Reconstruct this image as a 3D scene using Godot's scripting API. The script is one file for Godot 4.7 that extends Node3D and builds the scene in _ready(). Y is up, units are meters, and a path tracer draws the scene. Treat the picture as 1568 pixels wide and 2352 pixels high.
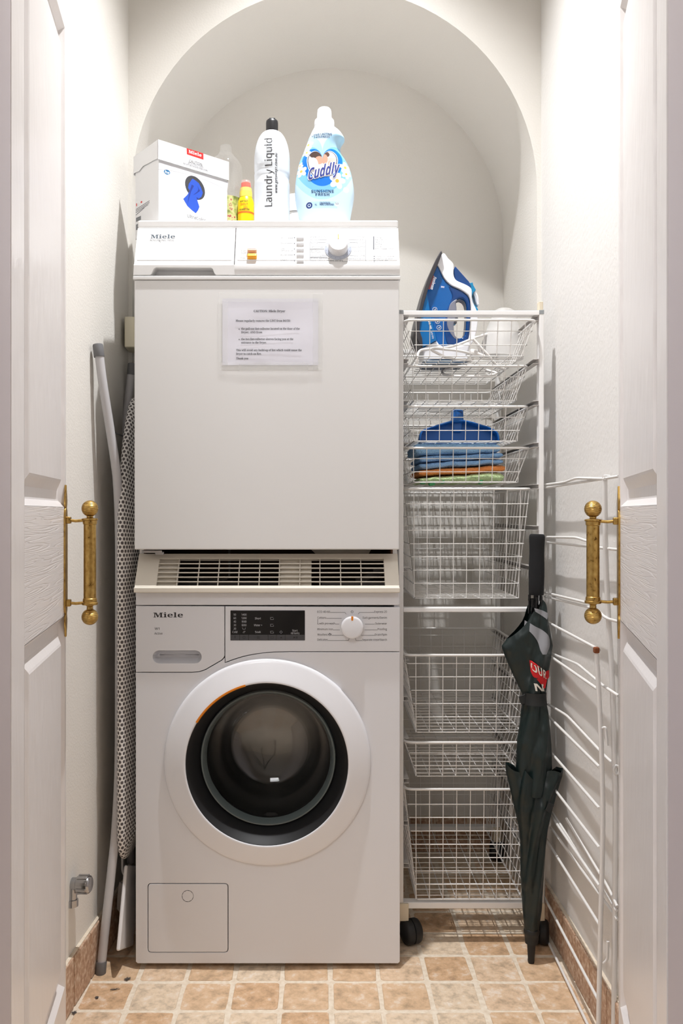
extends Node3D
# A laundry closet behind a pair of panelled doors: a tumble dryer stacked on a washing machine under a plastered arch,
# a trolley of wire baskets, an umbrella, a clothes airer and a folded ironing board.
# World: x right, y up, the camera looks along -z from (0, EYE_Y, 0). «Depth» below is the distance -z.

const FOCAL := 1900.0          # pixels, for the 1568 x 2352 frame
const PX := 733.0              # principal point of the rectified photograph
const PY := 1176.0
const EYE_Y := 1.031

var M := {}                    # materials by name
var rng := RandomNumberGenerator.new()
var taken := {}


# ------------------------------------------------------------------ mesh builder
class MB:
	var v := PackedVector3Array()
	var n := PackedVector3Array()
	var t := PackedVector2Array()
	var ix := PackedInt32Array()

	func vert(p: Vector3, nn: Vector3, uv := Vector2.ZERO) -> int:
		v.append(p); n.append(nn); t.append(uv)
		return v.size() - 1

	func tri(a: int, b: int, c: int) -> void:
		var g := (v[c] - v[a]).cross(v[b] - v[a])
		if g.dot(n[a] + n[b] + n[c]) < 0.0:
			var k := b; b = c; c = k
		ix.append(a); ix.append(b); ix.append(c)

	func quad(a: int, b: int, c: int, d: int) -> void:
		tri(a, b, c); tri(a, c, d)

	func face(p: Array, nn: Vector3, uvs: Array = []) -> void:
		var f := v.size()
		for i in p.size():
			vert(p[i], nn, uvs[i] if uvs.size() else Vector2(p[i].x, p[i].y))
		for i in range(1, p.size() - 1):
			tri(f, f + i, f + i + 1)

	func box(lo: Vector3, hi: Vector3) -> void:
		for ax in 3:
			for s in 2:
				var nn := Vector3.ZERO
				nn[ax] = 1.0 if s else -1.0
				var u := (ax + 1) % 3
				var w := (ax + 2) % 3
				var q := []
				for k in [[0, 0], [1, 0], [1, 1], [0, 1]]:
					var p := Vector3.ZERO
					p[ax] = hi[ax] if s else lo[ax]
					p[u] = hi[u] if k[0] else lo[u]
					p[w] = hi[w] if k[1] else lo[w]
					q.append(p)
				face(q, nn)

	func rbox(at: Transform3D, size: Vector3, r: float, k := 2) -> void:
		# a box with rounded edges, centred on `at`
		var h := size / 2.0
		r = minf(r, minf(h.x, minf(h.y, h.z)) * 0.999)
		for ax in 3:
			var u := (ax + 1) % 3
			var w := (ax + 2) % 3
			var gu := _stops(h[u], r, k)
			var gw := _stops(h[w], r, k)
			for s in [-1.0, 1.0]:
				var f := v.size()
				for i in gu.size():
					for j in gw.size():
						var p := Vector3.ZERO
						p[ax] = s * h[ax]; p[u] = gu[i]; p[w] = gw[j]
						var q := p.clamp(-(h - Vector3.ONE * r), h - Vector3.ONE * r)
						var nn := (p - q).normalized()
						vert(at * (q + nn * r), (at.basis * nn).normalized(), Vector2(p[u], p[w]))
				var m := gw.size()
				for i in gu.size() - 1:
					for j in m - 1:
						quad(f + i * m + j, f + (i + 1) * m + j, f + (i + 1) * m + j + 1, f + i * m + j + 1)

	func _stops(h: float, r: float, k: int) -> PackedFloat32Array:
		var o := PackedFloat32Array()
		for i in k + 1:
			o.append(-h + r - r * tan(PI / 4 * (1.0 - float(i) / k)))
		for i in k + 1:
			o.append(h - r + r * tan(PI / 4 * float(i) / k))
		return o

	func lathe(at: Transform3D, prof: Array, seg := 32, limit := 38.0, a0 := 0.0, a1 := TAU) -> void:
		# profile of Vector2(radius, height) turned about the local y axis
		var sn := []
		for i in prof.size() - 1:
			var d: Vector2 = prof[i + 1] - prof[i]
			sn.append(Vector2(d.y, -d.x).normalized())
		var cosl := cos(deg_to_rad(limit))
		for i in prof.size() - 1:
			var n0: Vector2 = sn[i]
			var n1: Vector2 = sn[i]
			if i > 0 and sn[i].dot(sn[i - 1]) > cosl:
				n0 = (sn[i] + sn[i - 1]).normalized()
			if i < sn.size() - 1 and sn[i].dot(sn[i + 1]) > cosl:
				n1 = (sn[i] + sn[i + 1]).normalized()
			var f := v.size()
			for k in seg + 1:
				var a := lerpf(a0, a1, float(k) / seg)
				var c := Vector3(cos(a), 0, sin(a))
				for e in 2:
					var pp: Vector2 = prof[i + e]
					var nn: Vector2 = n1 if e else n0
					vert(at * (c * pp.x + Vector3(0, pp.y, 0)), (at.basis * (c * nn.x + Vector3(0, nn.y, 0))).normalized(), Vector2(a / TAU, pp.y))
			for k in seg:
				var b := f + k * 2
				quad(b, b + 2, b + 3, b + 1)

	func tube(path: Array, r: float, sides := 8, closed := false, caps := true) -> void:
		var m := path.size()
		var tang := []
		for i in m:
			var a: Vector3 = path[(i - 1 + m) % m] if (closed or i > 0) else path[i]
			var b: Vector3 = path[(i + 1) % m] if (closed or i < m - 1) else path[i]
			tang.append((b - a).normalized())
		var up := Vector3.UP if absf(tang[0].y) < 0.9 else Vector3.RIGHT
		var e: Vector3 = tang[0].cross(up).normalized()
		var f := v.size()
		for i in m:
			e = (e - tang[i] * e.dot(tang[i])).normalized()
			var g: Vector3 = tang[i].cross(e)
			for k in sides:
				var a := TAU * k / sides
				var d: Vector3 = e * cos(a) + g * sin(a)
				vert(path[i] + d * r, d, Vector2(float(k) / sides, i))
		for i in (m if closed else m - 1):
			for k in sides:
				var j := (i + 1) % m
				var l := (k + 1) % sides
				quad(f + i * sides + k, f + j * sides + k, f + j * sides + l, f + i * sides + l)
		if caps and not closed:
			for w in [0, m - 1]:
				var ring := []
				for k in sides:
					ring.append(v[f + w * sides + k])
				face(ring, -tang[0] if w == 0 else tang[m - 1])

	func rod(a: Vector3, b: Vector3, r: float, sides := 6, caps := false) -> void:
		tube([a, b], r, sides, false, caps)

	func sheet(rows: Array, wrap := false, uvs: Array = []) -> void:
		# rows of equally many points joined to one smooth surface
		var h := rows.size()
		var w: int = rows[0].size()
		var f := v.size()
		for i in h:
			for j in w:
				var a: Vector3 = rows[i][(j - 1 + w) % w] if wrap or j > 0 else rows[i][j]
				var b: Vector3 = rows[i][(j + 1) % w] if wrap or j < w - 1 else rows[i][j]
				var c: Vector3 = rows[maxi(i - 1, 0)][j]
				var d: Vector3 = rows[mini(i + 1, h - 1)][j]
				var nn := (b - a).cross(d - c)
				if nn.length() < 1e-14:
					var i2 := 1 if i == 0 else h - 2
					var a2: Vector3 = rows[i2][(j - 1 + w) % w]
					var b2: Vector3 = rows[i2][(j + 1) % w]
					nn = (b2 - a2).cross(d - c)
				vert(rows[i][j], nn.normalized(), uvs[i][j] if uvs.size() else Vector2(float(j) / w, float(i) / h))
		for i in h - 1:
			for j in (w if wrap else w - 1):
				var k := (j + 1) % w
				var q := [f + i * w + j, f + i * w + k, f + (i + 1) * w + k, f + (i + 1) * w + j]
				# one winding for the whole sheet, as its normals are made
				tri(q[0], q[1], q[2]); tri(q[0], q[2], q[3])

	func fan(ring: Array, nn: Vector3) -> void:
		var c := Vector3.ZERO
		for p in ring:
			c += p
		c /= ring.size()
		var f := vert(c, nn)
		for p in ring:
			vert(p, nn)
		for i in ring.size():
			tri(f, f + 1 + i, f + 1 + (i + 1) % ring.size())

	func prism(at: Transform3D, poly: PackedVector2Array, z0: float, z1: float, bevel := 0.0, hole := PackedVector2Array(), bk := 2, back := true, hole2 := PackedVector2Array()) -> void:
		# outline in local xy, from z0 (back) to z1 (front); the front edge is rounded by `bevel`
		if Geometry2D.is_polygon_clockwise(poly):
			poly = poly.duplicate(); poly.reverse()
		if hole.size() and not Geometry2D.is_polygon_clockwise(hole):
			hole = hole.duplicate(); hole.reverse()
		if hole2.size() and not Geometry2D.is_polygon_clockwise(hole2):
			hole2 = hole2.duplicate(); hole2.reverse()
		# a tight outline takes a smaller rounding
		while bevel > 0.0:
			var test := _inset(poly, bevel)
			if hole.size():
				test = _keyhole(test, _inset(hole, bevel))
			if not Geometry2D.triangulate_polygon(test).is_empty():
				break
			bevel = bevel * 0.6 if bevel > 0.0004 else 0.0
		for which in 3:
			var o: PackedVector2Array = [poly, hole, hole2][which]
			if o.size() == 0:
				continue
			var en := _edge_normals(o)
			var m := o.size()
			var vn := []
			for i in m:
				vn.append(_mitre(en[(i - 1 + m) % m], en[i]))
			var levels := [[0.0, z0, 1.0, 0.0]]
			if bevel > 0.0:
				for k in bk + 1:
					var a := PI / 2 * k / bk
					levels.append([bevel * (1 - cos(a)), z1 - bevel + bevel * sin(a), cos(a), sin(a)])
			else:
				levels.append([0.0, z1, 1.0, 0.0])
			for l in levels.size() - 1:
				for i in m:
					var j := (i + 1) % m
					var na: Vector2 = en[i]
					var nb: Vector2 = en[i]
					if en[(i - 1 + m) % m].dot(en[i]) > 0.8:
						na = (en[(i - 1 + m) % m] + en[i]).normalized()
					if en[j].dot(en[i]) > 0.8:
						nb = (en[j] + en[i]).normalized()
					var q := []
					for c in [[i, na, l], [j, nb, l], [j, nb, l + 1], [i, na, l + 1]]:
						var lv: Array = levels[c[2]]
						var p2: Vector2 = o[c[0]] - vn[c[0]] * lv[0]
						var nn := Vector3(c[1].x * lv[2], c[1].y * lv[2], lv[3])
						q.append(vert(at * Vector3(p2.x, p2.y, lv[1]), (at.basis * nn).normalized(), p2))
					quad(q[0], q[1], q[2], q[3])
		var ins := _inset(poly, bevel)
		var whole := _keyhole(ins, _inset(hole, bevel)) if hole.size() else ins
		if hole2.size():
			whole = _keyhole(whole, _inset(hole2, bevel))
		_cap(at, whole, z1, 1.0)
		if back:
			whole = _keyhole(poly, hole) if hole.size() else poly
			_cap(at, _keyhole(whole, hole2) if hole2.size() else whole, z0, -1.0)

	func _cap(at: Transform3D, o: PackedVector2Array, z: float, s: float) -> void:
		var f := v.size()
		var nn := (at.basis * Vector3(0, 0, s)).normalized()
		for p in o:
			vert(at * Vector3(p.x, p.y, z), nn, p)
		var tr := Geometry2D.triangulate_polygon(o)
		if tr.is_empty():
			push_warning("polygon not triangulated: %d points" % o.size())
		for i in range(0, tr.size(), 3):
			tri(f + tr[i], f + tr[i + 1], f + tr[i + 2])

	func _edge_normals(o: PackedVector2Array) -> Array:
		var e := []
		for i in o.size():
			var d := (o[(i + 1) % o.size()] - o[i]).normalized()
			e.append(Vector2(d.y, -d.x))
		return e

	func _mitre(a: Vector2, b: Vector2) -> Vector2:
		var s := a + b
		var l := s.length_squared()
		return s * (2.0 / maxf(l, 0.5)) if l > 1e-6 else a

	func _inset(o: PackedVector2Array, by: float) -> PackedVector2Array:
		if by == 0.0 or o.size() == 0:
			return o
		var e := _edge_normals(o)
		var r := PackedVector2Array()
		for i in o.size():
			r.append(o[i] - _mitre(e[(i - 1 + o.size()) % o.size()], e[i]) * by)
		return r

	func _keyhole(outer: PackedVector2Array, hole: PackedVector2Array) -> PackedVector2Array:
		var bi := 0
		var bj := 0
		var best := 1e9
		for i in outer.size():
			for j in hole.size():
				var d := outer[i].distance_squared_to(hole[j])
				if d < best:
					best = d; bi = i; bj = j
		var r := PackedVector2Array()
		for i in outer.size() + 1:
			r.append(outer[(bi + i) % outer.size()])
		for j in hole.size() + 1:
			r.append(hole[(bj + j) % hole.size()])
		var m := outer.size()
		var side := (hole[bj] - outer[bi]).normalized().orthogonal() * 1e-5
		r[0] += side; r[m] -= side; r[m + 1] -= side; r[r.size() - 1] += side
		return r

	func mesh(origin := Vector3.ZERO) -> ArrayMesh:
		var a := []
		a.resize(Mesh.ARRAY_MAX)
		if origin != Vector3.ZERO:
			for i in v.size():
				v[i] -= origin
		a[Mesh.ARRAY_VERTEX] = v; a[Mesh.ARRAY_NORMAL] = n; a[Mesh.ARRAY_TEX_UV] = t; a[Mesh.ARRAY_INDEX] = ix
		var m := ArrayMesh.new()
		m.add_surface_from_arrays(Mesh.PRIMITIVE_TRIANGLES, a)
		return m


# ------------------------------------------------------------------ nodes, names and labels
func numbered(called: String) -> String:
	var k: int = taken.get(called, 0)
	taken[called] = k + 1
	return called if k == 0 else "%s_%03d" % [called, k]

func tag(o: Node, label: String, category: String, group := "") -> void:
	o.set_meta("label", label); o.set_meta("category", category)
	if group: o.set_meta("group", group)

func thing(called: String, label: String, category: String, at := Vector3.ZERO, group := "") -> Node3D:
	var o := Node3D.new()
	o.name = numbered(called); o.position = at
	add_child(o)
	tag(o, label, category, group)
	return o

func part(called: String, mb: MB, mat: Material, parent: Node3D, label := "") -> MeshInstance3D:
	# mesh in world coordinates, kept relative to its (unturned) parent
	var o := MeshInstance3D.new()
	o.name = called
	o.mesh = mb.mesh(parent.global_position)
	o.material_override = null
	o.mesh.surface_set_material(0, mat)
	parent.add_child(o, true)
	if label: o.set_meta("label", label)
	return o

func single(called: String, mb: MB, mat: Material, label: String, category: String, at: Vector3, group := "") -> MeshInstance3D:
	var o := MeshInstance3D.new()
	o.name = numbered(called); o.position = at
	o.mesh = mb.mesh(at)
	o.mesh.surface_set_material(0, mat)
	add_child(o)
	tag(o, label, category, group)
	return o

func struct(called: String, mb: MB, mat: Material, label := "", parent: Node3D = self) -> MeshInstance3D:
	var o := MeshInstance3D.new()
	o.name = called
	o.mesh = mb.mesh()
	o.mesh.surface_set_material(0, mat)
	parent.add_child(o, true)
	if parent == self:
		o.set_meta("kind", "structure")
		if label: o.set_meta("label", label)
	return o


# ------------------------------------------------------------------ measuring
func at(px: float, py: float, depth: float) -> Vector3:
	return Vector3((px - PX) / FOCAL * depth, EYE_Y - (py - PY) / FOCAL * depth, -depth)

func flat(px: float, py: float, depth: float) -> Vector2:
	var p := at(px, py, depth)
	return Vector2(p.x, p.y)

func outline(pts: Array, depth: float) -> PackedVector2Array:
	var o := PackedVector2Array()
	for p in pts:
		o.append(flat(p[0], p[1], depth))
	return o

func ray_on(px: float, py: float, fr: Transform3D) -> Vector2:
	# where the line of sight meets the plane of a frame (x right, y up, z outwards), in the frame's own measure
	var d := Vector3((px - PX) / FOCAL, -(py - PY) / FOCAL, -1.0)
	var o := Vector3(0, EYE_Y, 0)
	var p := o + d * ((fr.origin - o).dot(fr.basis.z) / d.dot(fr.basis.z))
	var l := fr.affine_inverse() * p
	return Vector2(l.x, l.y)

func front(depth: float) -> Transform3D:
	return Transform3D(Basis(), Vector3(0, 0, -depth))

func rrect(c: Vector2, size: Vector2, r: float, k := 4) -> PackedVector2Array:
	var o := PackedVector2Array()
	for q in 4:
		var s := Vector2(1 if q in [0, 3] else -1, 1 if q < 2 else -1)
		for i in k + 1:
			var a := PI / 2 * (q + float(i) / k)
			o.append(c + s * (size / 2 - Vector2(r, r)) + Vector2(cos(a), sin(a)) * r)
	return o

func disc(c: Vector2, r: float, k := 32, sy := 1.0) -> PackedVector2Array:
	var o := PackedVector2Array()
	for i in k:
		o.append(c + Vector2(cos(TAU * i / k) * r, sin(TAU * i / k) * r * sy))
	return o

func smooth(p: Array, k := 5, closed := false) -> Array:
	# Catmull-Rom through points (Vector2 or Vector3)
	var o := []
	var m := p.size()
	for i in (m if closed else m - 1):
		var a = p[(i - 1 + m) % m] if closed or i > 0 else p[i]
		var b = p[i]
		var c = p[(i + 1) % m]
		var d = p[(i + 2) % m] if closed or i < m - 2 else c
		for j in k:
			var s := float(j) / k
			o.append(0.5 * ((2.0 * b) + (c - a) * s + (2.0 * a - 5.0 * b + 4.0 * c - d) * s * s + (3.0 * b - a - 3.0 * c + d) * s * s * s))
	if not closed:
		o.append(p[m - 1])
	return o

func rounded(p: Array, r: float, k := 4, closed := false) -> Array:
	# a bent path: straight runs joined by arcs
	var o := []
	var m := p.size()
	for i in m:
		if not closed and (i == 0 or i == m - 1):
			o.append(p[i]); continue
		var b: Vector3 = p[i]
		var u: Vector3 = p[(i - 1 + m) % m] - b
		var w: Vector3 = p[(i + 1) % m] - b
		var rr := minf(r, minf(u.length(), w.length()) * 0.49)
		for j in k + 1:
			var s := float(j) / k
			o.append((b + u.normalized() * rr * (1 - s)).lerp(b + w.normalized() * rr * s, s))
	return o

func facing(z: Vector3, up := Vector3.UP, origin := Vector3.ZERO) -> Transform3D:
	z = z.normalized()
	var x := up.cross(z).normalized()
	return Transform3D(Basis(x, z.cross(x), z), origin)

func along(y: Vector3, origin := Vector3.ZERO) -> Transform3D:
	# a frame whose y axis points along a direction, for lathes
	y = y.normalized()
	var s := Vector3.FORWARD if absf(y.z) < 0.9 else Vector3.RIGHT
	var x := y.cross(s).normalized()
	return Transform3D(Basis(x, y, x.cross(y)), origin)


# ------------------------------------------------------------------ lettering
var fonts := {}

func font(kind: String) -> Font:
	if not fonts.has(kind):
		var f := SystemFont.new()
		f.font_names = PackedStringArray(["Droid Serif" if kind.begins_with("serif") else "Droid Sans"])
		f.font_weight = 700 if kind.ends_with("bold") else 400
		fonts[kind] = f
	return fonts[kind]

func words(mb: MB, text: String, kind: String, place: Callable, x0: float, x1: float, base: float, cap: float, slant := 0.0, step := 1.5, fine := 0.0) -> void:
	# flat letters from x0 to x1 (x1 <= x0: natural width) on a base line with capitals of height `cap`; `place` puts (x, y) on the surface
	var tm := TextMesh.new()
	tm.text = text; tm.font = font(kind); tm.font_size = 64
	tm.pixel_size = cap / 0.714 / 64.0
	tm.depth = 0.0; tm.curve_step = step
	tm.horizontal_alignment = HORIZONTAL_ALIGNMENT_LEFT
	tm.vertical_alignment = VERTICAL_ALIGNMENT_BOTTOM
	var a := tm.get_mesh_arrays()
	var p: PackedVector3Array = a[Mesh.ARRAY_VERTEX]
	if p.is_empty():
		return
	var lo := 1e9
	var hi := -1e9
	for q in p:
		lo = minf(lo, q.x); hi = maxf(hi, q.x)
	var drop: float = tm.font.get_descent(64) * tm.pixel_size
	var sx := (x1 - x0) / (hi - lo) if x1 > x0 else 1.0
	var f := mb.v.size()
	var flat_ := []
	for q in p:
		var y := q.y - drop
		flat_.append(Vector2(x0 + (q.x - lo) * sx + y * slant, base + y))
		if fine == 0.0:
			var w: Array = place.call(flat_[flat_.size() - 1])
			mb.vert(w[0], w[1])
	var ind: PackedInt32Array = a[Mesh.ARRAY_INDEX] if a[Mesh.ARRAY_INDEX] != null else PackedInt32Array(range(p.size()))
	for i in range(0, ind.size(), 3):
		if fine == 0.0:
			mb.tri(f + ind[i], f + ind[i + 1], f + ind[i + 2])
		else:
			bend(mb, place, flat_[ind[i]], flat_[ind[i + 1]], flat_[ind[i + 2]], fine)

func bend(mb: MB, place: Callable, a: Vector2, b: Vector2, c: Vector2, fine: float) -> void:
	# split a flat triangle until it follows a curved surface
	var ab := a.distance_to(b)
	var bc := b.distance_to(c)
	var ca := c.distance_to(a)
	var m := maxf(ab, maxf(bc, ca))
	if m > fine:
		if m == ab:
			bend(mb, place, a, (a + b) / 2, c, fine); bend(mb, place, (a + b) / 2, b, c, fine)
		elif m == bc:
			bend(mb, place, a, b, (b + c) / 2, fine); bend(mb, place, a, (b + c) / 2, c, fine)
		else:
			bend(mb, place, a, b, (a + c) / 2, fine); bend(mb, place, (a + c) / 2, b, c, fine)
		return
	var f := mb.v.size()
	for p in [a, b, c]:
		var w: Array = place.call(p)
		mb.vert(w[0], w[1])
	mb.tri(f, f + 1, f + 2)

func on(fr: Transform3D, lift := 0.0003) -> Callable:
	return func(l: Vector2) -> Array: return [fr * Vector3(l.x, l.y, lift), fr.basis.z]

func say(mb: MB, text: String, kind: String, fr: Transform3D, px0: float, px1: float, py: float, cap_px: float, slant := 0.0) -> void:
	# lettering measured in the photograph's pixels on a flat face: left, right, base line, height of capitals
	var a := ray_on(px0, py, fr)
	var b := ray_on(px1, py, fr)
	var c := ray_on(px0, py - cap_px, fr)
	words(mb, text, kind, on(fr), a.x, b.x if px1 > px0 else a.x, a.y, c.y - a.y, slant)

func line(mb: MB, fr: Transform3D, pts: Array, wide_px := 1.0, lift := 0.0003) -> void:
	# a printed line through pixels on a flat face
	var q := []
	for p in pts:
		q.append(ray_on(p[0], p[1], fr))
	var w: float = absf(ray_on(pts[0][0] + wide_px, pts[0][1], fr).x - q[0].x) / 2
	for i in q.size() - 1:
		var d: Vector2 = (q[i + 1] - q[i]).normalized()
		var o := d.orthogonal() * w
		var c := []
		for e in [q[i] - o - d * w, q[i + 1] - o + d * w, q[i + 1] + o + d * w, q[i] + o - d * w]:
			c.append(fr * Vector3(e.x, e.y, lift))
		mb.face(c, fr.basis.z)

func patch(mb: MB, fr: Transform3D, pts: Array, lift := 0.0003) -> void:
	# a printed shape through pixels on a flat face
	var o := PackedVector2Array()
	for p in pts:
		o.append(ray_on(p[0], p[1], fr))
	mb._cap(fr, o, lift, 1.0)


# ------------------------------------------------------------------ materials
func noise(freq: float, seed_: int, oct := 4, kind := FastNoiseLite.TYPE_SIMPLEX_SMOOTH) -> FastNoiseLite:
	var f := FastNoiseLite.new()
	f.noise_type = kind; f.frequency = freq; f.seed = seed_
	f.fractal_octaves = oct
	return f

func noise_tex(f: FastNoiseLite, size: int, ramp: Array = [], normal := false, strength := 4.0) -> NoiseTexture2D:
	var t := NoiseTexture2D.new()
	t.width = size; t.height = size; t.seamless = true; t.noise = f
	t.as_normal_map = normal; t.bump_strength = strength
	t.generate_mipmaps = false
	if ramp.size():
		var g := Gradient.new()
		g.offsets = PackedFloat32Array(); g.colors = PackedColorArray()
		var off := PackedFloat32Array()
		var col := PackedColorArray()
		for r in ramp:
			off.append(r[0]); col.append(r[1])
		g.offsets = off; g.colors = col
		t.color_ramp = g
	return t

func mat(called: String, c: Color, rough := 0.5, metal := 0.0) -> StandardMaterial3D:
	var m := StandardMaterial3D.new()
	m.resource_name = called
	m.albedo_color = c; m.roughness = rough; m.metallic = metal
	M[called] = m
	return m

func tri_map(m: StandardMaterial3D, scale: Vector3) -> void:
	m.uv1_triplanar = true; m.uv1_world_triplanar = true; m.uv1_scale = scale

func c8(r: int, g: int, b: int) -> Color:
	return Color8(r, g, b)

func make_materials() -> void:
	var m: StandardMaterial3D
	# trowelled plaster, two grains: fine stipple and coarser trowel marks
	m = mat("plaster", c8(234, 230, 223), 0.85)
	m.normal_enabled = true; m.normal_scale = 0.14
	m.normal_texture = noise_tex(noise(0.045, 3, 4), 512, [], true, 7.0)
	tri_map(m, Vector3.ONE * 6.0)
	m = mat("rough_plaster", c8(234, 231, 227), 0.85)
	m.normal_enabled = true; m.normal_scale = 0.1
	m.normal_texture = noise_tex(noise(0.03, 8, 5), 512, [], true, 9.0)
	tri_map(m, Vector3(5.0, 4.0, 5.0))
	mat("hall_wall", c8(214, 206, 198), 0.9)
	m = mat("door_frame_paint", c8(196, 187, 189), 0.55)
	m = mat("door_paint", c8(235, 230, 228), 0.3)
	m.normal_enabled = true; m.normal_scale = 0.12
	m.normal_texture = noise_tex(noise(0.02, 15, 3), 256, [], true, 6.0)
	tri_map(m, Vector3(9, 1.2, 9))
	# the embossed grain of the lock rail runs crosswise
	m = mat("rail_paint", c8(235, 230, 228), 0.32)
	m.normal_enabled = true; m.normal_scale = 0.34
	m.normal_texture = noise_tex(noise(0.006, 19, 3, FastNoiseLite.TYPE_PERLIN), 512, [[0.0, Color.WHITE], [0.30, Color.WHITE], [0.34, Color.BLACK], [0.38, Color.WHITE], [0.46, Color.WHITE], [0.495, Color.BLACK], [0.53, Color.WHITE], [0.62, Color.WHITE], [0.655, Color.BLACK], [0.69, Color.WHITE], [1.0, Color.WHITE]], true, 6.0)
	tri_map(m, Vector3(0.55, 15.0, 0.55))
	# travertine: three tones of one stone
	for i in 4:
		var base: Color = [c8(221, 187, 151), c8(227, 197, 165), c8(215, 177, 139), c8(230, 207, 179)][i]
		m = mat("travertine_%d" % i, Color.WHITE, 0.45)
		var stone := noise(0.014, 30 + i, 6)
		stone.fractal_gain = 0.68
		m.albedo_texture = noise_tex(stone, 512, [[0.0, base.darkened(0.22)], [0.34, base.darkened(0.06)], [0.5, base], [0.66, base.lightened(0.12)], [0.76, base.lightened(0.34)], [1.0, base.lightened(0.5)]])
		m.normal_enabled = true; m.normal_scale = 0.2
		m.normal_texture = noise_tex(noise(0.05, 40 + i, 3), 256, [], true, 5.0)
		tri_map(m, Vector3.ONE * (2.6 + 0.4 * i))
	m = mat("skirting_stone", Color.WHITE, 0.6)
	m.albedo_texture = noise_tex(noise(0.03, 51, 5), 512, [[0.0, c8(160, 126, 102)], [0.4, c8(192, 156, 130)], [0.6, c8(204, 174, 148)], [0.78, c8(222, 200, 180)], [1.0, c8(232, 216, 200)]])
	tri_map(m, Vector3.ONE * 4.0)
	m = mat("grout", Color.WHITE, 0.9)
	m.albedo_texture = noise_tex(noise(0.05, 60, 4), 256, [[0.0, c8(216, 198, 174)], [0.5, c8(232, 217, 196)], [1.0, c8(240, 229, 212)]])
	tri_map(m, Vector3.ONE * 5.0)
	# appliances
	mat("washer_white", c8(228, 228, 232), 0.32)
	mat("washer_ring", c8(232, 232, 236), 0.2)
	mat("dryer_white", c8(231, 230, 229), 0.38)
	mat("dryer_panel", c8(234, 233, 232), 0.3)
	mat("dryer_cream", c8(228, 221, 208), 0.45)
	mat("black_gloss", c8(14, 14, 16), 0.12)
	mat("black_satin", c8(20, 20, 22), 0.55)
	mat("black_rubber", c8(24, 24, 25), 0.7)
	mat("foam_black", c8(22, 22, 24), 0.95)
	mat("display_strip", c8(72, 72, 76), 0.35)
	mat("display_print", c8(186, 188, 192), 0.5)
	mat("print_black", c8(44, 42, 44), 0.6)
	mat("print_grey", c8(86, 88, 96), 0.6)
	mat("print_blue_grey", c8(66, 80, 94), 0.6)
	mat("orange_plastic", c8(228, 132, 12), 0.35)
	mat("amber_plastic", c8(246, 166, 20), 0.3)
	mat("peach_plastic", c8(232, 190, 160), 0.3)
	mat("dial_grey", c8(178, 184, 198), 0.4)
	mat("brown_board", c8(96, 70, 54), 0.95)
	mat("cavity_metal", c8(92, 88, 86), 0.5)
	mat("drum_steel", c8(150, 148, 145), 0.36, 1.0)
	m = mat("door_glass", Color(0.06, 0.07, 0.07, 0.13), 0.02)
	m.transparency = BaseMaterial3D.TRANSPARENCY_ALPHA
	m = mat("glass_edge", Color(0.4, 0.44, 0.44, 0.8), 0.15)
	m.transparency = BaseMaterial3D.TRANSPARENCY_ALPHA
	# brass with tarnish spots
	m = mat("brass", Color.WHITE, 0.34, 1.0)
	m.albedo_texture = noise_tex(noise(0.02, 80, 5), 512, [[0.0, c8(84, 62, 34)], [0.17, c8(112, 84, 44)], [0.21, c8(170, 136, 76)], [0.6, c8(196, 162, 94)], [1.0, c8(210, 180, 116)]])
	tri_map(m, Vector3(9, 6, 9))
	mat("chrome", c8(176, 176, 178), 0.22, 1.0)
	mat("wire_white", c8(235, 232, 228), 0.4)
	mat("rack_white", c8(240, 238, 236), 0.35)
	mat("rack_grey", c8(150, 154, 156), 0.5)
	mat("rack_cream", c8(226, 214, 190), 0.5)
	mat("runner_grey", c8(205, 200, 196), 0.45)
	mat("rust", c8(132, 74, 42), 0.9)
	mat("tube_grey", c8(196, 194, 196), 0.4)
	mat("cap_grey", c8(112, 112, 114), 0.6)
	mat("switch_cream", c8(228, 220, 196), 0.5)
	mat("tray_white", c8(232, 230, 230), 0.4)
	mat("lint", c8(96, 88, 84), 1.0)
	# white goods bottles, box and print
	mat("card_white", c8(230, 230, 232), 0.6)
	mat("card_grey", c8(204, 204, 208), 0.6)
	mat("card_dark", c8(120, 122, 126), 0.6)
	mat("red_print", c8(214, 40, 38), 0.5)
	mat("white_print", c8(250, 250, 250), 0.5)
	mat("blue_print", c8(28, 78, 190), 0.6)
	mat("blue_print_deep", c8(18, 48, 140), 0.6)
	mat("teal_print", c8(20, 112, 164), 0.6)
	mat("charcoal_print", c8(58, 58, 62), 0.6)
	mat("bottle_white", c8(226, 232, 238), 0.35)
	mat("plastic_black", c8(34, 34, 36), 0.4)
	mat("plastic_white", c8(236, 236, 238), 0.35)
	mat("navy_print", c8(18, 56, 104), 0.6)
	mat("violet_print", c8(44, 58, 148), 0.6)
	mat("yellow_plastic", c8(252, 214, 0), 0.35)
	mat("yellow_pale", c8(250, 226, 96), 0.4)
	mat("orange_print", c8(240, 110, 20), 0.6)
	mat("red_cap", c8(238, 78, 50), 0.4)
	m = mat("clear_cap", Color(0.98, 0.86, 0.84, 0.12), 0.1)
	m.transparency = BaseMaterial3D.TRANSPARENCY_ALPHA
	m = mat("clear_plastic", Color(0.92, 0.93, 0.94, 0.04), 0.06)
	m.transparency = BaseMaterial3D.TRANSPARENCY_ALPHA
	m = mat("frosted_plastic", Color(0.93, 0.92, 0.91, 0.42), 0.4)
	m.transparency = BaseMaterial3D.TRANSPARENCY_ALPHA
	m = mat("tape", Color(0.97, 0.97, 0.96, 0.13), 0.4)
	m.transparency = BaseMaterial3D.TRANSPARENCY_ALPHA
	m = mat("paper", c8(228, 227, 236), 0.75)
	m.normal_enabled = true; m.normal_scale = 0.12
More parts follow.
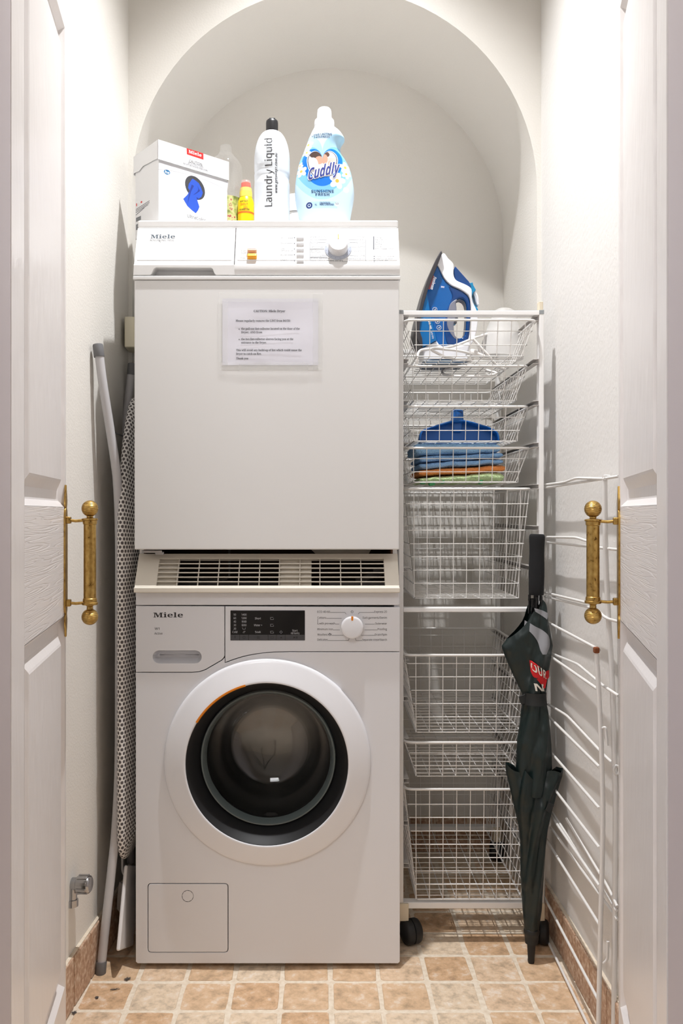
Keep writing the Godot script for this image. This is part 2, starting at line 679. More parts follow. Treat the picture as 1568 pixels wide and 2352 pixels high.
	m.normal_texture = noise_tex(noise(0.006, 90, 2), 256, [], true, 8.0)
	tri_map(m, Vector3.ONE * 4.0)
	# iron, dustpan
	mat("iron_blue", c8(0, 94, 170), 0.15)
	mat("iron_deep_blue", c8(0, 62, 126), 0.12)
	mat("iron_skirt_blue", c8(4, 108, 176), 0.25)
	mat("iron_teal", c8(6, 136, 186), 0.2)
	mat("iron_white", c8(240, 240, 244), 0.3)
	mat("iron_sole", c8(66, 64, 68), 0.4, 0.3)
	mat("iron_red", c8(150, 76, 84), 0.4)
	mat("iron_navy_pad", c8(38, 66, 92), 0.5)
	mat("iron_grey", c8(130, 132, 146), 0.35)
	mat("cord_white", c8(232, 228, 224), 0.5)
	mat("pan_blue", c8(0, 88, 162), 0.3)
	# cloths
	var pile := noise_tex(noise(0.12, 95, 3), 256, [], true, 10.0)
	for d in [["cloth_blue", c8(160, 206, 246)], ["cloth_blue_deep", c8(150, 194, 240)], ["cloth_orange", c8(255, 158, 86)], ["cloth_green", c8(196, 220, 164)], ["cloth_mint", c8(92, 184, 120)]]:
		m = mat(d[0], d[1], 0.95)
		m.normal_enabled = true; m.normal_scale = 0.9; m.normal_texture = pile
		m.rim_enabled = true; m.rim = 0.35; m.rim_tint = 0.6
		tri_map(m, Vector3(7, 16, 7))
	# umbrella
	m = mat("umbrella_green", c8(16, 31, 30), 0.4)
	m.normal_enabled = true; m.normal_scale = 1.1
	m.normal_texture = noise_tex(noise(0.012, 97, 3), 256, [], true, 10.0)
	tri_map(m, Vector3(7, 2.5, 7))
	mat("umbrella_black", c8(26, 28, 28), 0.55)
	mat("umbrella_grey", c8(140, 140, 144), 0.5)
	mat("umbrella_red", c8(208, 22, 28), 0.6)
	mat("umbrella_cream", c8(226, 218, 206), 0.6)
	# the dotted ironing board cover: two staggered dots per repeat
	var im := Image.create_empty(64, 111, false, Image.FORMAT_RGB8)
	im.fill(c8(236, 232, 228))
	for y in 111:
		for x in 64:
			for c in [Vector2(16, 27.75), Vector2(80, 27.75), Vector2(-48, 27.75), Vector2(48, 83.25), Vector2(-16, 83.25)]:
				if Vector2(x + 0.5, y + 0.5).distance_to(c) < 21.5:
					im.set_pixel(x, y, c8(92, 86, 86))
	m = mat("dotted_cotton", Color.WHITE, 0.85)
	m.albedo_texture = ImageTexture.create_from_image(im)
	m.uv1_scale = Vector3(1.0 / 0.0108, 1.0 / 0.0187, 1)
	# lamps
	m = mat("lamp_glow", Color.WHITE, 0.5)
	m.emission_enabled = true; m.emission = Color(1.0, 0.96, 0.9); m.emission_energy_multiplier = 4.0


# ------------------------------------------------------------------ camera and light
func make_view() -> void:
	var cam := Camera3D.new()
	cam.name = "camera"
	cam.projection = Camera3D.PROJECTION_FRUSTUM
	cam.near = 0.05; cam.far = 30.0
	cam.size = 2.0 * (1176.0 / FOCAL) * 0.05
	cam.frustum_offset = Vector2((784.0 - PX) / FOCAL * 0.05, 0.0)
	cam.position = Vector3(0, EYE_Y, 0)
	add_child(cam)
	cam.current = true
	var e := Environment.new()
	e.background_mode = Environment.BG_SKY
	var sky := Sky.new()
	var sm := ProceduralSkyMaterial.new()
	sm.sky_top_color = c8(150, 176, 226); sm.sky_horizon_color = c8(214, 222, 240)
	sm.ground_bottom_color = c8(150, 150, 150); sm.ground_horizon_color = c8(200, 205, 215)
	sky.sky_material = sm
	e.sky = sky
	e.background_energy_multiplier = 1.6
	e.tonemap_mode = Environment.TONE_MAPPER_LINEAR
	e.tonemap_exposure = 0.97
	e.sdfgi_enabled = true; e.ssao_enabled = true; e.ssil_enabled = true
	var we := WorldEnvironment.new()
	we.name = "world"; we.environment = e
	add_child(we)
	# the downlight in the closet ceiling, a little in front of the machines
	var s := SpotLight3D.new()
	s.name = "downlight_beam"
	s.position = Vector3(0.045, 3.02, -1.66)
	s.rotation_degrees = Vector3(-90, 0, 0)
	s.spot_angle = 45.0; s.spot_angle_attenuation = 1.0
	s.spot_range = 8.0; s.spot_attenuation = 2.0
	s.light_energy = 5.2; s.light_size = 0.018
	s.light_color = Color(0.99, 0.993, 1.0)
	s.shadow_enabled = true
	add_child(s)
	# soft fill light added behind and above the camera, for no known lamp
	var a := AreaLight3D.new()
	a.name = "added_fill_light"
	a.position = Vector3(-0.6, 2.94, 0.9)
	a.rotation_degrees = Vector3(-90, 0, 0)
	a.area_size = Vector2(0.8, 0.8)
	a.area_range = 10.0; a.area_attenuation = 2.0
	a.light_energy = 2.3
	a.light_color = Color(0.95, 0.97, 1.0)
	a.shadow_enabled = true
	add_child(a)


const CEIL := 3.06
const ARCH_Z := 2.13
const BACK_Z := 2.52
const ARCH_X := 0.0392
const ARCH_R := 0.521
const ARCH_Y := 1.861
const WALL_R := 0.571

func slab(mb: MB, pts: Array, y0: float, y1: float) -> void:
	# an upright block on a plan outline of (x, depth)
	var o := PackedVector2Array()
	for p in pts:
		o.append(Vector2(p[0], p[1]))
	# local x = world x, local y = depth, local z = up
	mb.prism(Transform3D(Basis(Vector3.RIGHT, Vector3.FORWARD, Vector3.UP), Vector3.ZERO), o, y0, y1)

func make_room() -> void:
	var b := MB.new()
	# floor: a bed of grout with a stone tile for every tile
	b.box(Vector3(-1.6, -0.1, -2.62), Vector3(1.6, -0.0013, 2.3))
	var floor_ := struct("floor", b, M["grout"], "square travertine floor tiles with pale grout")
	lay_tiles(floor_)
	# side walls; each steps back in front, where the opened doors stand
	b = MB.new()
	slab(b, [[-0.4915, ARCH_Z], [-0.471, 2.62], [-0.80, 2.62], [-0.80, 1.0], [-0.60, 1.0], [-0.60, 1.655], [-0.5248, 1.66]], -0.002, CEIL)
	struct("wall_left", b, M["plaster"], "white plastered closet wall on the left")
	b = MB.new()
	slab(b, [[WALL_R, 1.545], [0.66, 1.54], [0.66, 1.0], [0.86, 1.0], [0.86, 2.62], [0.581, 2.62], [0.581, BACK_Z], [WALL_R, ARCH_Z]], -0.002, CEIL)
	struct("wall_right", b, M["rough_plaster"], "rough white plastered closet wall on the right")
	# back wall with its arched niche
	b = MB.new()
	var arc := []
	var k := 48
	for i in k + 1:
		var a := PI * (1.0 - float(i) / k)
		arc.append(Vector2(ARCH_X + cos(a) * ARCH_R, ARCH_Y + sin(a) * ARCH_R))
	for i in k:
		var p: Vector2 = arc[i]
		var q: Vector2 = arc[i + 1]
		var u := Vector3(p.x, CEIL, -ARCH_Z)
		var w := Vector3(q.x, CEIL, -ARCH_Z)
		b.face([Vector3(p.x, p.y, -ARCH_Z), Vector3(q.x, q.y, -ARCH_Z), w, u], Vector3.BACK)
		var f := b.v.size()
		for e in [[p, ARCH_Z], [q, ARCH_Z], [q, BACK_Z], [p, BACK_Z]]:
			var pt: Vector2 = e[0]
			b.vert(Vector3(pt.x, pt.y, -e[1]), Vector3(ARCH_X - pt.x, ARCH_Y - pt.y, 0).normalized())
		b.quad(f, f + 1, f + 2, f + 3)
	b.face([Vector3(-0.62, ARCH_Y, -ARCH_Z), Vector3(arc[0].x, ARCH_Y, -ARCH_Z), Vector3(arc[0].x, CEIL, -ARCH_Z), Vector3(-0.62, CEIL, -ARCH_Z)], Vector3.BACK)
	b.face([Vector3(arc[k].x, ARCH_Y, -ARCH_Z), Vector3(0.7, ARCH_Y, -ARCH_Z), Vector3(0.7, CEIL, -ARCH_Z), Vector3(arc[k].x, CEIL, -ARCH_Z)], Vector3.BACK)
	# the reveals of the niche stand a little proud of the side walls
	b.box(Vector3(arc[k].x, 0, -BACK_Z - 0.01), Vector3(0.62, ARCH_Y, -ARCH_Z))
	b.box(Vector3(-0.62, 0, -BACK_Z - 0.01), Vector3(arc[0].x, ARCH_Y, -ARCH_Z))
	b.box(Vector3(-0.9, -0.002, -BACK_Z - 0.1), Vector3(0.9, CEIL, -BACK_Z))
	struct("wall_back", b, M["plaster"], "white plastered back wall with a shallow round-arched niche")
	# ceiling over closet and hall, with the hole of nothing: the fittings are surface plates
	b = MB.new()
	b.box(Vector3(-1.75, CEIL, -2.62), Vector3(1.75, CEIL + 0.12, 2.4))
	struct("ceiling", b, M["plaster"])
	# front wall: jambs and lintel round the doorway
	b = MB.new()
	b.box(Vector3(-1.6, -0.002, -1.126), Vector3(-0.424, CEIL, -1.0))
	b.box(Vector3(0.432, -0.002, -1.02), Vector3(1.6, CEIL, -0.9))
	b.box(Vector3(-0.424, 2.06, -1.12), Vector3(0.432, CEIL, -0.95))
	struct("wall_front", b, M["plaster"], "wall round the closet doorway")
	# door linings: the painted strips at both sides of the picture
	for s in 2:
		b = MB.new()
		if s == 0:
			b.rbox(Transform3D(Basis(), Vector3(-0.430, 1.03, -1.055)), Vector3(0.02, 2.06, 0.145), 0.002)
		else:
			b.rbox(Transform3D(Basis(), Vector3(0.4385, 1.03, -0.945)), Vector3(0.02, 2.06, 0.145), 0.002)
		struct("trim_%d" % (s + 1), b, M["door_frame_paint"], "grey-white painted door lining at the %s edge of the doorway" % ["left", "right"][s])
	# the hall in which the camera stands
	b = MB.new()
	b.box(Vector3(-1.72, -0.002, 0.9), Vector3(-1.6, CEIL, 2.3))
	b.box(Vector3(-1.72, -0.002, -1.126), Vector3(-1.6, CEIL, -0.55))
	b.box(Vector3(-1.72, -0.002, -0.55), Vector3(-1.6, 0.9, 0.9))
	b.box(Vector3(-1.72, 2.15, -0.55), Vector3(-1.6, CEIL, 0.9))
	struct("wall_hall_west", b, M["hall_wall"])
	b = MB.new()
	b.box(Vector3(1.6, -0.002, -1.126), Vector3(1.72, CEIL, 2.3))
	struct("wall_hall_east", b, M["hall_wall"])
	b = MB.new()
	b.box(Vector3(-1.72, -0.002, 2.2), Vector3(1.72, CEIL, 2.32))
	struct("wall_hall_south", b, M["hall_wall"])
	skirting()
	make_doors()
	make_lamps()


func make_lamps() -> void:
	var t := thing("recessed_downlight", "round white ceiling downlight over the washing machine", "light", Vector3(0.045, CEIL, -1.66))
	var b := MB.new()
	b.lathe(Transform3D(Basis(), Vector3(0.045, CEIL, -1.66)), [Vector2(0.055, 0.0), Vector2(0.054, -0.006), Vector2(0.047, -0.008), Vector2(0.040, -0.004)], 32)
	part("trim_ring", b, M["plastic_white"], t)
	b = MB.new()
	b.lathe(Transform3D(Basis(), Vector3(0.045, CEIL, -1.66)), [Vector2(0.041, -0.003), Vector2(0.0, -0.003)], 32)
	part("lamp_lens", b, M["lamp_glow"], t)
	t = thing("added_fill_panel", "made-up square white ceiling panel for the added fill light in the hall", "light", Vector3(-0.6, CEIL, 0.9))  # unseen glowing fitting, made up to house the added fill light
	b = MB.new()
	b.rbox(Transform3D(Basis(), Vector3(-0.6, CEIL - 0.045, 0.9)), Vector3(0.86, 0.09, 0.86), 0.02)
	part("fill_panel_housing", b, M["plastic_white"], t)
	b = MB.new()
	b.rbox(Transform3D(Basis(), Vector3(-0.6, CEIL - 0.095, 0.9)), Vector3(0.80, 0.02, 0.80), 0.006)
	part("fill_panel_diffuser", b, M["lamp_glow"], t)


func tile_mesh(w: float, d: float, seed_: int) -> ArrayMesh:
	# a tumbled stone: uneven outline, worn edges; lies in xz, top at y = 0
	var r := RandomNumberGenerator.new()
	r.seed = seed_
	var o := PackedVector2Array()
	for q in 4:
		var s := Vector2([1, -1, -1, 1][q], [1, 1, -1, -1][q])
		var u := Vector2([0, -1, 0, 1][q], [1, 0, -1, 0][q])   # along the side that follows the corner
		var c := Vector2(s.x * w / 2, s.y * d / 2)
		var rr := r.randf_range(0.003, 0.006)
		if q % 2 == 0:
			o.append(c - Vector2(0, s.y) * rr + Vector2(r.randf_range(-1, 0.3) * s.x, 0) * 0.001)
			o.append(c - Vector2(s.x, 0) * rr + Vector2(0, r.randf_range(-1, 0.3) * s.y) * 0.001)
			o.append(Vector2(r.randf_range(-0.2, 0.2) * w, s.y * d / 2) + Vector2(0, r.randf_range(-1.5, 1.0) * 0.001))
		else:
			o.append(c - Vector2(s.x, 0) * rr + Vector2(0, r.randf_range(-1, 0.3) * s.y) * 0.001)
			o.append(c - Vector2(0, s.y) * rr + Vector2(r.randf_range(-1, 0.3) * s.x, 0) * 0.001)
			o.append(Vector2(s.x * w / 2, r.randf_range(-0.2, 0.2) * d) + Vector2(r.randf_range(-1.5, 1.0) * 0.001, 0))
	var b := MB.new()
	b.prism(Transform3D(Basis(Vector3.RIGHT, Vector3.FORWARD, Vector3.UP), Vector3.ZERO), o, -0.004, 0.0, 0.0011, PackedVector2Array(), 1, false)
	return b.mesh()

func lay_tiles(floor_: Node3D) -> void:
	rng.seed = 11
	var kinds := []
	for i in 8:
		kinds.append(tile_mesh(0.0965, 0.0965, 100 + i))
	for row in range(-8, 9):
		for col in range(-5, 6):
			var x := 0.0245 + 0.1063 * (col + 0.5)
			var z := 1.7095 + 0.1063 * (row + 0.5)
			if x < -0.60 or x > 0.64 or z > 2.5:
				continue
			if z > 2.05 and x > -0.40 and x < 0.16:
				continue        # out of sight under the machines
			var o := MeshInstance3D.new()
			o.name = "tile"
			o.mesh = kinds[rng.randi() % 8]
			o.set_surface_override_material(0, M["travertine_%d" % (rng.randi() % 4)])
			o.position = Vector3(x + rng.randf_range(-0.0012, 0.0012), rng.randf_range(-0.0008, 0.0004), -z + rng.randf_range(-0.0012, 0.0012))
			o.rotation.y = PI / 2 * (rng.randi() % 4) + rng.randf_range(-0.012, 0.012)
			floor_.add_child(o, true)

func skirting() -> void:
	# a row of upright stone tiles along each wall, on a bed of grout
	rng.seed = 12
	for s in 3:
		var b := MB.new()
		var called: String = ["baseboard_left", "baseboard_right", "baseboard_back"][s]
		# the wall line on the plan, as (x, depth) ends
		var p: Vector2 = [Vector2(-0.5248, 1.66), Vector2(WALL_R, 1.55), Vector2(0.16, BACK_Z)][s]
		var q: Vector2 = [Vector2(-0.4915, ARCH_Z), Vector2(WALL_R, ARCH_Z), Vector2(0.56, BACK_Z)][s]
		var d := (q - p).normalized()
		var inward: Vector2 = [Vector2(d.y, -d.x), Vector2(-d.y, d.x), Vector2(0, -1)][s]
		var bed := [p, q, q + inward * 0.007, p + inward * 0.007]
		slab(b, bed.map(func(e): return [e.x, e.y]), -0.002, 0.106)
		var base := struct(called, b, M["grout"], "upright travertine skirting tiles along the wall")
		var length := p.distance_to(q)
		var first: float = [0.064, 0.065, 0.09][s]
		var run := first - 0.101
		while run < length:
			var a := maxf(run + 0.0028, 0.0)
			var c := minf(run + 0.0982, length)
			run += 0.101
			if c - a < 0.015:
				continue
			b = MB.new()
			var mid := p + d * (a + c) / 2
			var y := Vector3(inward.x, 0, -inward.y)
			var x := Vector3(d.x, 0, -d.y)
			var h := 0.104 + rng.randf_range(-0.002, 0.002)
			var fr := Transform3D(Basis(x, Vector3.UP, x.cross(Vector3.UP)), Vector3(mid.x, h / 2, -mid.y) + y * 0.006)
			b.rbox(fr, Vector3(c - a, h, 0.010), 0.0022, 1)
			struct("tile", b, M["skirting_stone"], "", base)


# ------------------------------------------------------------------ the pair of doors
func make_doors() -> void:
	for s in 2:
		# plan line of the face that looks into the opening: from the hinge (near) to the free edge (far)
		var h: Vector2 = [Vector2(-0.4196, 1.128), Vector2(0.4283, 1.021)][s]
		var e: Vector2 = [Vector2(-0.4805, 1.57), Vector2(0.5496, 1.52)][s]
		var w := h.distance_to(e)
		var along_ := Vector3(e.x - h.x, 0, -(e.y - h.y)).normalized()
		var out := Vector3.UP.cross(along_) * (1.0 if s == 0 else -1.0)
		if out.x * (1.0 if s == 0 else -1.0) < 0:
			out = -out
		# local x runs along the leaf so that z comes out of the face
		var xdir := along_ if along_.cross(Vector3.UP).dot(out) > 0 else -along_
		var fr := Transform3D(Basis(xdir, Vector3.UP, out), Vector3(h.x, 0.012, -h.y))
		var sgn := 1.0 if xdir.dot(along_) > 0 else -1.0
		leaf(s, fr, w, sgn)

func leaf(s: int, fr: Transform3D, w: float, sgn: float) -> void:
	var name_ := "door_%d" % (s + 1)
	var high := 2.03
	# opening of both panels, measured from the hinge
	var o0: float = [0.082, 0.075][s]
	var o1: float = w - [0.014, 0.028][s]
	var b := MB.new()
	# stiles and rails, 3.4 cm thick
	var X := func(a: float, c: float) -> Array: return [minf(a * sgn, c * sgn), maxf(a * sgn, c * sgn)]
	var bars := [[0.0, o0, 0.0, high], [o1, w, 0.0, high], [o0, o1, 0.0, 0.125], [o0, o1, 1.93, high]]
	for r in bars:
		var xx: Array = X.call(r[0], r[1])
		b.rbox(fr * Transform3D(Basis(), Vector3((xx[0] + xx[1]) / 2, (r[2] + r[3]) / 2, -0.017)), Vector3(xx[1] - xx[0], r[3] - r[2], 0.034), 0.0012, 1)
	var d := struct(name_, b, M["door_paint"], "white panelled door opened inwards at the %s, brass pull handle" % ["left", "right"][s])
	# lock rail with embossed crosswise grain
	b = MB.new()
	var xr: Array = X.call(o0, o1)
	b.rbox(fr * Transform3D(Basis(), Vector3((xr[0] + xr[1]) / 2, 0.926, -0.017)), Vector3(xr[1] - xr[0], 0.205, 0.034), 0.0012, 1)
	struct("lock_rail", b, M["rail_paint"], "", d)
	# raised panels: rings of (inset, depth) from the frame to the field
	for pn in [[0.125, 0.8235], [1.0285, 1.93]]:
		b = MB.new()
		var rings := [[0.0, 0.0], [0.004, -0.004], [0.011, -0.0105], [0.014, -0.011], [0.030, -0.011], [0.046, -0.0025], [0.050, -0.001]]
		var last := []
		var ln := []
		for ri in rings.size():
			var ins: float = rings[ri][0]
			var dep: float = rings[ri][1]
			var side := ins * 0.78
			var c := [Vector3((o0 + side) * sgn, pn[0] + ins, dep), Vector3((o1 - side * 0.9) * sgn, pn[0] + ins, dep), Vector3((o1 - side * 0.9) * sgn, pn[1] - ins, dep), Vector3((o0 + side) * sgn, pn[1] - ins, dep)]
			if ri > 0:
				for i in 4:
					var j := (i + 1) % 4
					var nn: Vector3 = (last[j] - last[i]).cross(c[i] - last[i]).normalized()
					if nn.z < 0: nn = -nn
					b.face([fr * last[i], fr * last[j], fr * c[j], fr * c[i]], fr.basis * nn)
			last = c
		b.face([fr * last[0], fr * last[1], fr * last[2], fr * last[3]], fr.basis.z)
		# its back
		var back := []
		for q in [[o0, pn[0]], [o1, pn[0]], [o1, pn[1]], [o0, pn[1]]]:
			back.append(fr * Vector3(q[0] * sgn, q[1], -0.028))
		b.face(back, -fr.basis.z)
		struct("door_panel", b, M["door_paint"], "", d)
	pull_handle(d, fr, w, sgn, s)

func pull_handle(d: Node3D, fr: Transform3D, w: float, sgn: float, s: int) -> void:
	var xc: float = (w - [0.014, 0.016][s]) * sgn
	var up := func(y: float) -> float: return y - fr.origin.y
	var mid := Transform3D(fr.basis, fr * Vector3(xc, 0, 0.0))
	var y0: float = [0.7965, 0.8005][s]
	var y1: float = [1.082, 1.078][s]
	# back plate: a long strip with waisted, pointed ends
	var half := []
	var l := y1 - y0
	for p in [[0.0, 0.001], [0.012, 0.004], [0.020, 0.0075], [0.030, 0.010], [0.038, 0.008], [0.043, 0.0045], [0.048, 0.009], [0.060, 0.0125], [l / 2, 0.0125]]:
		half.append(Vector2(p[1], p[0]))
	var o := PackedVector2Array()
	for p in half: o.append(Vector2(p.x, up.call(y0) + p.y))
	for i in range(half.size() - 2, -1, -1): o.append(Vector2(half[i].x, up.call(y1) - half[i].y))
	for p in half: o.append(Vector2(-p.x, up.call(y1) - p.y))
	for i in range(half.size() - 2, -1, -1): o.append(Vector2(-half[i].x, up.call(y0) + half[i].y))
	var clean := PackedVector2Array()
	for p in o:
		if clean.is_empty() or clean[clean.size() - 1].distance_to(p) > 1e-5: clean.append(p)
	var b := MB.new()
	b.prism(mid, clean, 0.0, 0.0035, 0.0012)
	var hnd := part("pull_handle", b, M["brass"], d, "brass pull handle with ball ends")
	var stand := 0.046
	var k0: float = [0.833, 0.841][s]
	var k1: float = [1.0376, 1.0365][s]
	var a := k0 + 0.027
	var c := k1 - 0.022
	for yy in [a, c]:
		b = MB.new()
		var f2 := mid * Transform3D(Basis(), Vector3(0, up.call(yy), 0))
		b.rbox(f2 * Transform3D(Basis(), Vector3(0, 0, 0.007)), Vector3(0.014, 0.013, 0.009), 0.002)
		b.tube([f2 * Vector3(0, 0, 0.008), f2 * Vector3(0, -0.0015, 0.02), f2 * Vector3(0, -0.0005, 0.033), f2 * Vector3(0, 0, stand - 0.008)], 0.0028, 8)
		part("bracket", b, M["brass"], hnd)
	# turned grip: ribbed ball, neck, collar, tube, collar, neck, ribbed ball
	var prof := []
	var ball := func(yc: float, rev: bool) -> Array:
		var q := []
		for i in 33:
			var th := PI * (0.0 + i / 32.0) - PI / 2
			var rr := 0.0155 * cos(th)
			if absf(th) < 1.0: rr += 0.0003 * (1.0 if i % 2 != 0 else -1.2)
			q.append(Vector2(maxf(rr, 0.0), yc + 0.0155 * sin(th)))
		return q
	var lo: Array = ball.call(k0, false)
	for p in lo.slice(0, 29): prof.append(p)
	prof.append_array([Vector2(0.006, k0 + 0.0165), Vector2(0.0055, k0 + 0.019), Vector2(0.007, a - 0.0055), Vector2(0.0145, a - 0.004), Vector2(0.0150, a - 0.002), Vector2(0.0148, a), Vector2(0.0130, a + 0.001), Vector2(0.0132, a + 0.004), Vector2(0.0126, a + 0.0075), Vector2(0.0117, a + 0.0085), Vector2(0.0115, c - 0.0085), Vector2(0.0126, c - 0.0075), Vector2(0.0132, c - 0.004), Vector2(0.0130, c - 0.001), Vector2(0.0148, c), Vector2(0.0150, c + 0.002), Vector2(0.0145, c + 0.003), Vector2(0.007, c + 0.0045), Vector2(0.0055, k1 - 0.0185), Vector2(0.006, k1 - 0.0165)])
	var hi: Array = ball.call(k1, false)
	for p in hi.slice(4): prof.append(p)
	b = MB.new()
	b.lathe(Transform3D(Basis(), Vector3(mid.origin.x, 0, mid.origin.z) + fr.basis.z * stand), prof, 36, 32.0)
	part("grip", b, M["brass"], hnd)


# ------------------------------------------------------------------ washing machine
const WZ := 1.866          # depth of its front

func make_washer() -> void:
	var t := thing("washing_machine", "white front-loading washing machine with round glass door, under the dryer", "washing machine", Vector3(-0.1165, 0, -2.18))
	var fr := front(WZ)
	var b := MB.new()
	b.box(Vector3(-0.4135, 0.014, -2.48), Vector3(0.1808, 0.848, -2.13))
	# hollow in front, so that the drum has room
	b.box(Vector3(-0.4135, 0.014, -2.13), Vector3(-0.402, 0.848, -WZ - 0.008))
	b.box(Vector3(0.1693, 0.014, -2.13), Vector3(0.1808, 0.848, -WZ - 0.008))
	b.box(Vector3(-0.402, 0.836, -2.13), Vector3(0.1693, 0.848, -WZ - 0.008))
	b.box(Vector3(-0.402, 0.014, -2.13), Vector3(0.1693, 0.03, -WZ - 0.008))
	part("body", b, M["washer_white"], t)
	for x in [-0.36, 0.13]:
		for z in [-1.93, -2.42]:
			b = MB.new()
			b.lathe(Transform3D(Basis(), Vector3(x, 0, z)), [Vector2(0, 0), Vector2(0.02, 0), Vector2(0.022, 0.004), Vector2(0.016, 0.008), Vector2(0.012, 0.016)], 16)
			part("foot", b, M["black_rubber"], t)
	b = MB.new()
	b.rbox(Transform3D(Basis(), Vector3(-0.1165, 0.8354, -WZ - 0.015)), Vector3(0.5955, 0.0296, 0.03), 0.003)
	part("lid_front", b, M["washer_white"], t)
	# detergent drawer, control panel and lower front meet in narrow seams
	var drawer := outline([[311.5, 1391.8], [515.2, 1392.8], [515.2, 1506], [513, 1511], [508, 1516], [471, 1537.5], [458, 1542], [441, 1543.6], [311.5, 1543.6]], WZ)
	b = MB.new()
	b.prism(fr, drawer, -0.012, 0.0, 0.0012, rrect(flat(406.5, 1509, WZ), Vector2(0.110, 0.0285), 0.0142, 6))
	var dr := part("detergent_drawer", b, M["washer_white"], t)
	b = MB.new()
	var pill := rrect(flat(406.5, 1509, WZ), Vector2(0.110, 0.0285), 0.0142, 6)
	var rows := []
	for l in [[0.0, -0.0005], [0.0004, -0.003], [0.0008, -0.014], [0.0030, -0.027], [0.0095, -0.0300]]:
		var row := []
		var ins := b._inset(pill, l[0])
		for p in ins:
			row.append(fr * Vector3(p.x, p.y, l[1]))
		rows.append(row)
	b.sheet(rows, true)
	b.fan(rows[4], Vector3.BACK)
	part("grip_recess", b, M["washer_white"], dr)
	b = MB.new()
	say(b, "Miele", "serif_bold", fr, 352, 420, 1418, 10.8)
	say(b, "W1", "sans", fr, 355, 366, 1446.5, 5.2)
	say(b, "Active", "sans", fr, 354.5, 373, 1457.5, 5.2)
	part("lettering", b, M["print_black"], dr).set_meta("kind", "stuff")
	var cp := outline([[516.8, 1392.8], [918, 1394.8], [918, 1496.3], [660, 1496.3], [628, 1497], [600, 1499.6], [575, 1503.5], [555, 1508], [533, 1515], [517.5, 1521], [516.8, 1510]], WZ)
	b = MB.new()
	b.prism(fr, cp, -0.012, 0.0, 0.0012)
	part("control_panel", b, M["washer_white"], t)
	var low := outline([[311.5, 1545.4], [441, 1545.4], [459, 1543.6], [472, 1539], [509, 1517.4], [514, 1512.6], [515.9, 1511], [516.0, 1522.6], [519, 1522.3], [534, 1516.6], [556, 1509.6], [576, 1505], [601, 1501], [629, 1498.6], [660, 1497.9], [918, 1497.9], [918, 2209], [914, 2213], [316, 2213], [311.5, 2209]], WZ)
	b = MB.new()
	var flap_hole := rrect(flat(431.5, 2108.5, WZ), Vector2(0.1822, 0.1565), 0.008)
	b.prism(fr, low, -0.012, 0.0, 0.0012, disc(flat(614, 1749, WZ), 0.205, 72), 2, true, flap_hole)
	part("front_panel", b, M["washer_white"], t)
	washer_display(t, fr)
	washer_dial(t, fr)
	washer_door(t)
	# filter flap
	b = MB.new()
	b.prism(fr, rrect(flat(431.5, 2108.5, WZ), Vector2(0.1790, 0.1533), 0.0068), -0.012, 0.0003, 0.0008)
	var fl := part("service_flap", b, M["washer_white"], t)
	b = MB.new()
	b.prism(front(WZ - 0.0003), disc(flat(431, 2058, WZ), 0.0132, 40), 0.0, 0.0002, 0.0, disc(flat(431, 2058, WZ), 0.0126, 40))
	part("press_mark", b, M["print_grey"], fl)

